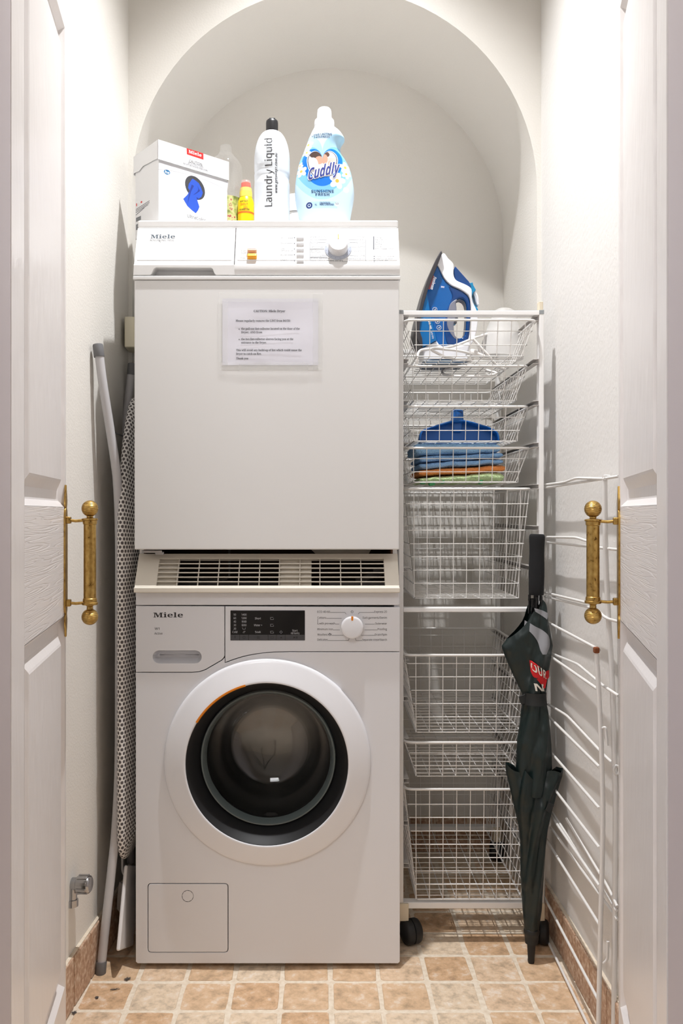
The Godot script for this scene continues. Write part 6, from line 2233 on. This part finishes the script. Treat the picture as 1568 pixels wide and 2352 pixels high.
# ------------------------------------------------------------------ umbrella leaning on the trolley
func make_umbrella() -> void:
	var tip := Vector3(0.4845, 0.0, -1.893)
	var top_ := Vector3(0.5105, 0.979, -1.940)
	var ln := tip.distance_to(top_)
	var fr := along(top_ - tip, tip)
	# turn the frame so that local x is right and z comes towards the camera
	var yv := (top_ - tip).normalized()
	var xv := yv.cross(Vector3.BACK).normalized()
	fr = Transform3D(Basis(xv, yv, xv.cross(yv)), tip)
	var t := thing("umbrella", "folded dark green umbrella with black foam handle, standing on its tip against the trolley", "umbrella", tip)
	var H := func(py: float) -> float: return (2212.0 - py) / 984.0 * ln
	var b := MB.new()
	b.lathe(fr, [Vector2(0, H.call(2212)), Vector2(0.0068, H.call(2212)), Vector2(0.0072, H.call(2208)), Vector2(0.0096, H.call(2172)), Vector2(0.0096, H.call(2168))], 28)
	part("tip", b, M["black_satin"], t)
	b = MB.new()
	b.lathe(fr, [Vector2(0.0096, H.call(2170)), Vector2(0.0142, H.call(2168)), Vector2(0.0150, H.call(2158)), Vector2(0.0150, H.call(2150)), Vector2(0.0172, H.call(2147)), Vector2(0.0180, H.call(2141)), Vector2(0.0165, H.call(2136)), Vector2(0.012, H.call(2134))], 32)
	part("ferrule", b, M["umbrella_black"], t)
	b = MB.new()
	b.rod(fr * Vector3(0, H.call(2160), 0), fr * Vector3(0, H.call(1366), 0), 0.006, 12)
	part("shaft", b, M["black_satin"], t)
	b = MB.new()
	b.lathe(fr, [Vector2(0, H.call(1371)), Vector2(0.0160, H.call(1371)), Vector2(0.0172, H.call(1368)), Vector2(0.0176, H.call(1345)), Vector2(0.0180, H.call(1318)), Vector2(0.0178, H.call(1298)), Vector2(0.0170, H.call(1275)), Vector2(0.0174, H.call(1255)), Vector2(0.0182, H.call(1240)), Vector2(0.0182, H.call(1234)), Vector2(0.0170, H.call(1229.5)), Vector2(0.014, H.call(1228)), Vector2(0, H.call(1228))], 36, 60.0)
	part("foam_handle", b, M["foam_black"], t)
	# rib ends in a crown under the handle
	for k in 8:
		var a := TAU * k / 8 + 0.2
		b = MB.new()
		var rr := 0.0135 + 0.002 * sin(k * 2.1)
		var y0: float = H.call(1412 + 5 * sin(k * 1.7))
		var y1: float = H.call(1376 + 6 * cos(k * 2.3))
		b.rod(fr * Vector3(cos(a) * rr * 1.05, y0, sin(a) * rr * 1.05), fr * Vector3(cos(a) * rr, y1 - 0.012, sin(a) * rr), 0.0024, 8, true)
		b.rod(fr * Vector3(cos(a) * rr, y1 - 0.014, sin(a) * rr), fr * Vector3(cos(a) * rr, y1, sin(a) * rr), 0.0034, 8, true)
		part("rib_end", b, M["black_gloss"], t)
	# silhouettes in pixels: [y, left, right]
	var lowsil := [[2139, 1204, 1236], [2091, 1199.5, 1243], [2018, 1195.5, 1248], [1945, 1194.5, 1252.5], [1908, 1191, 1256.5], [1872, 1183, 1265.5], [1835, 1174, 1276.5], [1799, 1166, 1287.5], [1783, 1161.5, 1292.5], [1770, 1160.5, 1293]]
	var upsil := [[1830, 1193, 1262], [1780, 1184.5, 1267], [1744, 1185, 1267], [1707, 1187.5, 1265.5], [1671, 1193, 1262], [1640, 1197, 1259], [1622, 1199.5, 1254.5], [1606, 1201, 1252.5], [1594, 1199, 1253], [1578, 1198, 1256], [1536, 1196, 1261], [1514, 1196, 1263.5], [1488, 1198, 1266], [1433, 1205.5, 1259], [1404, 1207.5, 1257], [1389, 1211, 1255]]
	var radius := func(sil: Array, py: float) -> Vector2:
		for i in sil.size() - 1:
			if py <= sil[i][0] and py >= sil[i + 1][0]:
				var f: float = (sil[i][0] - py) / (sil[i][0] - sil[i + 1][0])
				var l: float = lerpf(sil[i][1], sil[i + 1][1], f)
				var r: float = lerpf(sil[i][2], sil[i + 1][2], f)
				return Vector2((l + r) / 2, (r - l) / 2)
		var e: Array = sil[0] if py > sil[0][0] else sil[sil.size() - 1]
		return Vector2((e[1] + e[2]) / 2, (e[2] - e[1]) / 2)
	var k0 := 1.905 / FOCAL
	var axis_px := func(py: float) -> float: return lerpf(1219.0, 1234.0, (2212.0 - py) / 984.0)
	var skin := func(sil: Array, py: float, a: float, folds: float, twist: float, deep: float) -> Vector3:
		var c: Vector2 = radius.call(sil, py)
		var y: float = H.call(py)
		var ph := folds * a + twist * y * 30.0
		# pleats: full outside, pinched inside
		var pl := 1.0 - deep * pow(0.5 + 0.5 * sin(ph), 3.0) - deep * 0.35 * (0.5 + 0.5 * sin(ph * 2.0 + 1.0))
		pl = lerpf(pl, 1.0, pow(absf(cos(a)), 6.0))
		var rx := c.y * k0
		var off: float = (c.x - axis_px.call(py)) * k0
		return Vector3(off + cos(a) * rx * pl, y, sin(a) * minf(rx, 0.036) * pl)
	# inner, upper layer
	var rows := []
	var m := 64
	for i in 61:
		var s := i / 60.0
		var row := []
		for j in m:
			var a := TAU * j / m
			# the hem spirals: lowest at the left lobe, highest round at the right
			var left := pow(maxf(0.0, cos(a - PI * 0.93)), 4.0)
			var hem := lerpf(1392.0, 1470.0, left) + 10.0 * sin(a * 4.0 + 1.0)
			var py := lerpf(1830.0, hem, s)
			var p: Vector3 = skin.call(upsil, py, a, 4.0, 0.9, 0.27)
			var lobe := exp(-pow((py - 1492.0) / 36.0, 2)) * pow(maxf(0.0, cos(a - PI * 0.97)), 5.0)
			if py < 1492.0: lobe = pow(maxf(0.0, cos(a - PI * 0.97)), 5.0) * clampf(1.0 - (1492.0 - py) / 80.0, 0.0, 1.0)
			else: lobe = pow(maxf(0.0, cos(a - PI * 0.97)), 5.0) * clampf(1.0 - (py - 1492.0) / 112.0, 0.0, 1.0)
			p.x -= lobe * 0.048
			var rlobe := pow(maxf(0.0, cos(a)), 5.0) * clampf(1.0 - absf(py - 1486.0) / 70.0, 0.0, 1.0)
			p.x += rlobe * 0.004
			row.append(fr * p)
		rows.append(row)
	b = MB.new()
	b.sheet(rows, true)
	var cu := part("upper_canopy", b, M["umbrella_green"], t)
	# outer, lower layer with pointed pleats standing off
	rows = []
	for i in 49:
		var s := i / 48.0
		var row := []
		for j in m:
			var a := TAU * j / m
			var pts := 0.5 + 0.5 * sin(a * 5.0 + 0.4)
			var hem := 1770.0 + 34.0 * pts * (1.0 - pow(absf(cos(a)), 3.0)) - 10.0 * pow(maxf(0, -cos(a)), 6.0)
			var py := lerpf(2139.0, hem, s)
			var p: Vector3 = skin.call(lowsil, py, a, 5.0, 1.1, 0.30 * s + 0.14)
			row.append(fr * p)
		rows.append(row)
	b = MB.new()
	b.sheet(rows, true)
	# the cloth has a hem: a thin fold turned inwards
	var hemrow: Array = rows[48]
	var inn := []
	for p in hemrow:
		var l: Vector3 = fr.affine_inverse() * p
		inn.append(fr * Vector3(l.x * 0.94, l.y - 0.006, l.z * 0.94))
	b.sheet([hemrow, inn], true)
	part("lower_canopy", b, M["umbrella_green"], t)
	# things laid on the upper layer
	var on_skin := func(px: float, py: float, lift: float) -> Array:
		var c: Vector2 = radius.call(upsil, py)
		var u := clampf((px - c.x) / c.y, -0.985, 0.985)
		var a := acos(u)
		var p: Vector3 = skin.call(upsil, py, a, 4.0, 0.9, 0.27)
		# along the line of sight for the same px the pleats pull the skin in; find the angle that lands on px
		for it in 6:
			var got: float = p.x / k0 + axis_px.call(py)
			a += clampf((got - px) / c.y, -0.12, 0.12) / maxf(0.25, sin(a))
			a = clampf(a, 0.12, PI - 0.12)
			p = skin.call(upsil, py, a, 4.0, 0.9, 0.27)
		var n := Vector3(cos(a), 0, sin(a)).normalized()
		return [fr * (p + n * lift), (fr.basis * n).normalized()]
	var band := func(mb: MB, left: Array, right: Array, lift: float) -> void:
		# a strip between two pixel lines with as many points
		var rr := []
		for i in left.size():
			var row := []
			for j in 15:
				var q: Array = on_skin.call(lerpf(left[i][0], right[i][0], j / 14.0), lerpf(left[i][1], right[i][1], j / 14.0), lift)
				row.append(q[0])
			rr.append(row)
		mb.sheet(rr)
	b = MB.new()
	band.call(b, smooth([Vector2(1203.5, 1434), Vector2(1207, 1448), Vector2(1219, 1462), Vector2(1229, 1478), Vector2(1233, 1496), Vector2(1237, 1505)], 5).map(func(v): return [v.x, v.y]), smooth([Vector2(1206, 1430), Vector2(1222, 1441), Vector2(1240, 1451), Vector2(1254, 1466), Vector2(1256, 1484), Vector2(1246, 1505)], 5).map(func(v): return [v.x, v.y]), 0.0022)
	band.call(b, smooth([Vector2(1224, 1408), Vector2(1240, 1418), Vector2(1250, 1426)], 4).map(func(v): return [v.x, v.y]), smooth([Vector2(1222, 1400), Vector2(1240, 1405), Vector2(1254, 1412)], 4).map(func(v): return [v.x, v.y]), 0.0020)
	part("grey_trim", b, M["umbrella_grey"], cu, "silver grey reflective trim")
	# printed emblem: a red badge with the ends of cream words
	b = MB.new()
	band.call(b, [[1211.5, 1520], [1213, 1532], [1214.5, 1545], [1218, 1556], [1228, 1566], [1238, 1578], [1243.5, 1585]], [[1216, 1521], [1230, 1532], [1244, 1550], [1258, 1543], [1258.5, 1560], [1251, 1566], [1246, 1585]], 0.0024)
	part("emblem", b, M["umbrella_red"], cu, "red printed badge with cream letters")
	b = MB.new()
	var curve := func(lift: float, ox: float, oy: float, slope: float) -> Callable:
		return func(l: Vector2) -> Array:
			return on_skin.call(ox + l.x, oy + l.x * slope - l.y, lift)
	words(b, "OUR", "sans_bold", curve.call(0.0034, 1216.5, 1543.0, 0.66), 0.0, 32.0, 0.0, 18.0, -0.15, 1.0, 4.0)
	words(b, "N", "sans_bold", curve.call(0.0034, 1222.5, 1589.0, 0.12), 0.0, 21.0, 0.0, 17.0, -0.2, 1.0, 4.0)
	part("lettering", b, M["umbrella_cream"], cu)
	# strap and its loose tongue
	b = MB.new()
	var st := []
	for py in [1624.0, 1618.0, 1604.0, 1596.0]:
		var row := []
		for j in m:
			var a := TAU * j / m
			var c: Vector2 = radius.call(upsil, py)
			var rx := c.y * k0 + 0.0012
			row.append(fr * Vector3((c.x - axis_px.call(py)) * k0 + cos(a) * rx, H.call(py), sin(a) * rx * 0.98))
		st.append(row)
	b.sheet(st, true)
	b.rbox(fr * Transform3D(Basis(Vector3.BACK, 0.35), Vector3(-0.030, H.call(1612), 0.012)), Vector3(0.016, 0.020, 0.003), 0.001)
	part("strap", b, M["umbrella_black"], t)
	b = MB.new()
	b.rbox(fr * Transform3D(Basis(Vector3.BACK, -0.45), Vector3(0.0275, H.call(1850), 0.0365)), Vector3(0.013, 0.020, 0.003), 0.001)
	part("fastener_tab", b, M["umbrella_black"], t)


# ------------------------------------------------------------------ clothes airer folded against the right wall
func make_airer() -> void:
	var t := thing("clothes_airer", "white wire clothes airer folded flat against the right wall, rust at a corner", "airer", Vector3(0.545, 0, -1.75))
	var X := func(z: float) -> float: return lerpf(0.534, 0.5465, (z - 1.576) / 0.44)
	var far_ := 2.02
	# outer leg of the near leaf
	var near_leg := [at(1369.0, 1492, 1.582), at(1374.5, 1586, 1.580), at(1380, 1704, 1.577), at(1384, 1886, 1.575), at(1378.5, 2128, 1.578), at(1375, 2303, 1.58), Vector3(0.5335, 0.004, -1.582)]
	var b := MB.new()
	b.tube(smooth(near_leg, 6), 0.0046, 10)
	part("leg", b, M["wire_white"], t)
	b = MB.new()
	b.tube([Vector3(X.call(far_), 0.775, -far_), Vector3(X.call(far_), 0.003, -far_)], 0.0046, 10)
	part("leg", b, M["wire_white"], t)
	for py in [1493.0, 1586.0, 1762.0, 1857.0, 1948.0, 2035.6, 2124.6, 2302.7, 2410.0]:
		b = MB.new()
		var y: float = at(0, py, 1.577).y
		y = maxf(y, 0.006)
		b.rod(Vector3(0.534, y, -1.578), Vector3(X.call(far_), y, -far_), 0.0031, 8, true)
		part("rod", b, M["wire_white"], t)
	b = MB.new()
	b.rbox(Transform3D(Basis(), at(1369, 1493, 1.579)), Vector3(0.0106, 0.012, 0.0106), 0.003)
	part("rusty_joint", b, M["rust"], t, "rusty corner joint")
	# taller leaf behind it, nearer the wall
	b = MB.new()
	b.tube(smooth([at(1388.5, 1092, 1.588), at(1390, 1250, 1.586), at(1397, 1420, 1.582), at(1405.5, 1562, 1.578), at(1411, 1764, 1.574), at(1413, 1900, 1.572), Vector3(0.5590, 0.004, -1.572)], 6), 0.0050, 10)
	part("leg", b, M["wire_white"], t)
	b = MB.new()
	b.rbox(Transform3D(Basis(), at(1391, 1096, 1.588) + Vector3(0.002, 0, 0)), Vector3(0.014, 0.009, 0.009), 0.003)
	part("end_cap", b, M["wire_white"], t)
	# straight and cranked rods in pairs
	for e in [
			[[1420, 1094.0, 1.52], [1251, 1120.5, 2.0]], [[1420, 1262.7, 1.53], [1253, 1244.8, 2.0]], [[1420, 1428, 1.53], [1390, 1420, 1.58], [1370, 1399, 1.64], [1251, 1370, 2.0]],
			[[1420, 1598, 1.53], [1389, 1578, 1.58], [1327, 1526, 1.75], [1262, 1499, 1.98]], [[1412, 1758, 1.57], [1390, 1738, 1.60], [1302, 1644, 1.82], [1286, 1634, 1.87], [1252, 1614, 2.0]],
			[[1389, 1100, 1.58], [1323, 1098, 1.75], [1296, 1108, 1.84], [1251, 1113.5, 2.0]], [[1352, 1244, 1.67], [1323, 1234.6, 1.75], [1252, 1233.7, 2.0]], [[1346, 1384, 1.69], [1251, 1361, 2.0]],
			[[1416, 2092, 1.56], [1390, 2052, 1.61], [1268, 1866, 1.95]], [[1418, 2112, 1.56], [1385, 2066, 1.62], [1264, 1900, 1.95]], [[1417, 2082, 1.555], [1395, 2036, 1.60], [1300, 1880, 1.85]]]:
		b = MB.new()
		var path := []
		for q in e: path.append(at(q[0], q[1], minf(q[2], 1e9)))
		for i in path.size():
			path[i].x = clampf(path[i].x, 0.5, 0.5665)
		b.tube(rounded(path, 0.02, 3), 0.0029, 8)
		part("rod", b, M["wire_white"], t)
	for e in [[[1382, 1672, 1.575], [1390, 1670, 1.572], [1394, 1712, 1.570]], [[1385, 2212, 1.575], [1394, 2204, 1.572], [1395.5, 2162, 1.570]]]:
		b = MB.new()
		var path := []
		for q in e: path.append(at(q[0], q[1], q[2]))
		b.tube(rounded(path, 0.006, 4), 0.0028, 8)
		part("hook", b, M["wire_white"], t)
	b = MB.new()
	var ring := []
	for i in 16:
		ring.append(at(1415 + 6 * cos(TAU * i / 16), 1768 + 10 * sin(TAU * i / 16), 1.57))
	b.tube(ring, 0.0026, 6, true)
	part("pivot_ring", b, M["wire_white"], t)


# ------------------------------------------------------------------ ironing board folded between dryer and left wall
func make_ironing_board() -> void:
	var t := thing("ironing_board", "folded ironing board with grey dotted cover, standing on end beside the washing machine", "ironing board", Vector3(-0.44, 0, -2.03))
	# outline in (depth, height): blunt tail at the bottom, nose at the top
	var side := []
	for e in [[2.035, 0.222], [1.96, 0.223], [1.905, 0.232], [1.880, 0.252], [1.871, 0.285], [1.868, 0.34], [1.868, 0.6], [1.868, 0.86], [1.871, 0.98], [1.880, 1.065], [1.895, 1.125], [1.918, 1.19], [1.945, 1.245], [1.975, 1.285], [2.005, 1.308], [2.035, 1.316]]:
		side.append(Vector2(e[0], e[1]))
	side = smooth(side, 4)
	var ring := side.duplicate()
	for i in range(side.size() - 2, 0, -1):
		ring.append(Vector2(4.07 - side[i].x, side[i].y))
	var m := ring.size()
	var mb := MB.new()
	# cross-section from the underside round the padded edge to the ironing face: (x, inset, arc length)
	var x0 := -0.4600
	var x1 := -0.4185
	var sec := [[x0 + 0.003, 0.075, 0.0]]
	var prev := Vector2(x0 + 0.003, 0.075)
	var run := 0.0
	for p in [[x0 + 0.0005, 0.030], [x0, 0.020], [x0 + 0.001, 0.010], [x0 + 0.005, 0.003], [x0 + 0.011, 0.0], [x0 + 0.016, 0.003], [x0 + 0.020, 0.011], [x0 + 0.026, 0.028], [x0 + 0.032, 0.048], [x0 + 0.038, 0.070], [x1, 0.090], [x1, 0.13]]:
		run += prev.distance_to(Vector2(p[0], p[1]))
		prev = Vector2(p[0], p[1])
		sec.append([p[0], p[1], run])
	var peri := [0.0]
	for i in m:
		peri.append(peri[i] + ring[i].distance_to(ring[(i + 1) % m]))
	var rows := []
	var uvs := []
	for s in sec:
		var o := PackedVector2Array(ring)
		var row := []
		var uv := []
		var wav := 0.0
		for i in m:
			var a: Vector2 = ring[(i - 1 + m) % m]
			var c: Vector2 = ring[(i + 1) % m]
			var n := Vector2(c.y - a.y, a.x - c.x).normalized()
			# inwards is towards the middle
			if n.dot(Vector2(2.035, 0.75) - ring[i]) < 0 : n = -n
			wav = 0.0007 * sin(peri[i] * 90.0) * sin(PI * s[2] / run)
			var p: Vector2 = ring[i] + n * (s[1] + wav)
			row.append(Vector3(s[0], p.y, -p.x)); uv.append(Vector2(s[2], peri[i]))
		row.append(row[0]); uv.append(Vector2(s[2], peri[m]))
		rows.append(row); uvs.append(uv)
	mb.sheet(rows, false, uvs)
	part("cover", mb, M["dotted_cotton"], t)
	mb = MB.new()
	var core := PackedVector2Array()
	for p in ring: core.append(Vector2(lerpf(p.x, 2.035, 0.6), lerpf(p.y, 0.77, 0.16)))
	mb.prism(Transform3D(Basis(Vector3.FORWARD, Vector3.UP, Vector3.RIGHT), Vector3.ZERO), core, -0.457, -0.4200, 0.0)
	part("board", mb, M["tray_white"], t)
	# two bowed leg tubes
	mb = MB.new()
	var l1 := smooth([at(226.5, 803, 1.852), at(236, 880, 1.855), at(251, 975, 1.866), at(264, 1060, 1.876), at(270, 1120, 1.886), at(274, 1240, 1.90), at(274, 1500, 1.905), at(273, 1750, 1.900), at(266, 1900, 1.890), at(257, 1990, 1.880), at(245, 2100, 1.866), at(233, 2212, 1.853)], 5)
	mb.tube(l1, 0.0100, 14)
	part("leg", mb, M["tube_grey"], t)
	mb = MB.new()
	mb.tube(smooth([at(303, 846, 2.09), at(293, 930, 2.09), at(283, 1010, 2.09), at(278, 1060, 2.08), at(280, 1150, 2.08), at(286, 1300, 2.08), at(290, 1700, 2.08), at(300, 1980, 2.10)], 5), 0.0100, 14)
	part("leg", mb, M["tube_grey"], t)
	for e in [[at(225, 796, 1.852), at(226.8, 812, 1.852), Vector3(0.18, 1, 0)], [at(232.5, 2216, 1.852), at(231, 2236, 1.850), Vector3.ZERO], [at(304, 838, 2.09), at(302.6, 854, 2.09), Vector3.ZERO]]:
		mb = MB.new()
		var d: Vector3 = (e[0] - e[1]).normalized()
		var c: Vector3 = e[1] if e[0].y > 0.5 else e[0]
		if e[0].y < 0.5: d = -d
		mb.lathe(along(d, c), [Vector2(0.0112, -0.008), Vector2(0.0117, -0.006), Vector2(0.0117, 0.017), Vector2(0.0108, 0.0205), Vector2(0.0085, 0.0215), Vector2(0.0, 0.0215)], 28)
		part("end_cap", mb, M["cap_grey"], t)
	mb = MB.new()
	mb.rod(at(264, 994, 1.885), at(290, 1005, 2.09), 0.0022, 8)
	part("cross_wire", mb, M["cap_grey"], t)
	# folded iron rest under the tail
	mb = MB.new()
	var pa := at(304, 1988, 1.965)
	var pb := at(287, 2178, 1.895)
	var up := (pa - pb).normalized()
	var zz := Vector3.BACK
	var xx := up.cross(zz).normalized()
	var pf := Transform3D(Basis(xx, up, xx.cross(up)), (pa + pb) / 2)
	mb.rbox(pf, Vector3(0.0085, pa.distance_to(pb), 0.15), 0.004, 3)
	part("iron_rest", mb, M["tray_white"], t)
	mb = MB.new()
	mb.tube(rounded([at(281, 1970, 1.94), at(281, 2004, 1.94), at(297, 2022, 1.93)], 0.008, 4), 0.0028, 8)
	part("rest_wire", mb, M["tube_grey"], t)
	mb = MB.new()
	mb.prism(front(1.985), outline([[274, 2026], [290, 2034], [298, 2044], [292, 2108], [284, 2108], [268, 2088], [268, 2078], [271, 2036]], 1.985), -0.004, 0.0, 0.001)
	part("rest_plate", mb, M["tube_grey"], t)


# ------------------------------------------------------------------ small things on the left wall and the floor
func make_small_things() -> void:
	# ribbed chromed tap on the left wall
	var c := at(193, 2031, 1.735)
	var t := thing("water_tap", "chromed washing machine tap with ribbed knob on the left wall beside the door", "tap", Vector3(-0.509, c.y, c.z))
	var ax := along(Vector3(1.0, 0.03, 0.10), c)
	var b := MB.new()
	b.lathe(ax, [Vector2(0.0, 0.0150), Vector2(0.0145, 0.0146), Vector2(0.0170, 0.0125), Vector2(0.0178, 0.009), Vector2(0.0178, -0.011), Vector2(0.0160, -0.0145), Vector2(0.011, -0.017), Vector2(0.0105, -0.030)], 40)
	for k in 9:
		var a := TAU * k / 9 + 0.25
		b.rbox(ax * Transform3D(Basis(Vector3.UP, -a), Vector3(cos(a) * 0.0178, -0.001, sin(a) * 0.0178)), Vector3(0.004, 0.022, 0.0066), 0.0014)
	part("knob", b, M["chrome"], t)
	b = MB.new()
	b.lathe(ax, [Vector2(0.0135, -0.014), Vector2(0.0135, -0.046)], 24)
	b.rod(c + Vector3(-0.024, 0.0, 0), c + Vector3(-0.024, -0.042, 0.004), 0.0098, 20, true)
	b.rod(c + Vector3(-0.024, -0.030, 0.003), c + Vector3(-0.024, -0.044, 0.004), 0.0125, 20, true)
	part("valve_body", b, M["chrome"], t)
	# surface socket box half hidden behind the dryer
	var p := at(293, 762, 2.062)
	t = thing("socket_box", "cream surface-mounted socket box on the left wall behind the dryer edge", "socket", Vector3(-0.487, p.y - 0.038, -2.11))
	b = MB.new()
	b.rbox(Transform3D(Basis(Vector3.UP, 0.0685), Vector3(-0.4755, p.y, -2.105)), Vector3(0.026, 0.0765, 0.085), 0.003)
	var bx := part("housing", b, M["switch_cream"], t)
	b = MB.new()
	b.rbox(Transform3D(Basis(Vector3.UP, 0.0685), Vector3(-0.4615, p.y, -2.105)), Vector3(0.004, 0.070, 0.078), 0.0015)
	part("cover_plate", b, M["switch_cream"], bx)
	# fluff on the floor at the left
	rng.seed = 77
	var fl := [[293, 2250, 8, "dark grey lint clump on the tiles between the machine and the left skirting"], [263, 2273, 9, "thin curled dark thread of lint lying on the front left tiles"], [223, 2292, 5, "small flat grey lint speck near the left skirting"], [171, 2327, 6, "black lint tuft in the corner of skirting and door at the far left"]]
	for i in fl.size():
		var e: Array = fl[i]
		var z: float = FOCAL * EYE_Y / (e[1] - PY)
		var q := at(e[0], e[1], z)
		q.y = 0.0
		b = MB.new()
		var s: float = e[2] / 1080.0
		for k in (3 if i == 1 else 22):
			var pts := []
			var a := rng.randf() * TAU
			var o := Vector3(rng.randf_range(-1, 1), 0, rng.randf_range(-1, 1)) * s * 0.5
			for j in 6:
				pts.append(q + o + Vector3(cos(a) * s * (j / 5.0 - 0.5) * (2.2 if i == 1 else 1.3), 0.0006 + rng.randf() * s * (0.08 if i == 1 else 0.28), sin(a) * s * (j / 5.0 - 0.5) * 1.3))
				a += rng.randf_range(-0.4, 0.4)
			b.tube(smooth(pts, 3), 0.0005 if i == 1 else 0.0004, 4)
		single("lint_clump", b, M["lint"], e[3], "lint", q, "lint on the floor")


func make_tripod() -> void:
	# the photographer's tripod in the hall, which the glass door of the machine mirrors
	var t := thing("camera_tripod", "black camera tripod standing in the hall before the closet", "tripod", Vector3(0, 0, 0.02))
	var hub := Vector3(0, 0.80, 0.02)
	for k in 3:
		var a := TAU * k / 3 + PI / 2
		var foot := Vector3(cos(a) * 0.42, 0.006, 0.02 + sin(a) * 0.42)
		var b := MB.new()
		b.rod(hub, hub.lerp(foot, 0.55), 0.014, 12, true)
		b.rod(hub.lerp(foot, 0.5), foot, 0.010, 12, true)
		b.rbox(Transform3D(Basis(), foot), Vector3(0.03, 0.012, 0.03), 0.004)
		part("leg", b, M["plastic_black"], t)
	var b := MB.new()
	b.lathe(Transform3D(Basis(), Vector3(0, 0, 0.02)), [Vector2(0, 0.62), Vector2(0.012, 0.62), Vector2(0.012, 0.77), Vector2(0.035, 0.775), Vector2(0.035, 0.82), Vector2(0.014, 0.825), Vector2(0.014, 0.88), Vector2(0.03, 0.885), Vector2(0.03, 0.91), Vector2(0, 0.91)], 24)
	part("centre_column", b, M["plastic_black"], t)


func _ready() -> void:
	make_materials()
	make_view()
	make_room()
	make_washer()
	make_dryer()
	make_notice()
	make_box()
	make_bottles()
	make_trolley()
	make_baskets()
	make_iron()
	make_basket_contents()
	make_umbrella()
	make_airer()
	make_ironing_board()
	make_small_things()
	make_tripod()
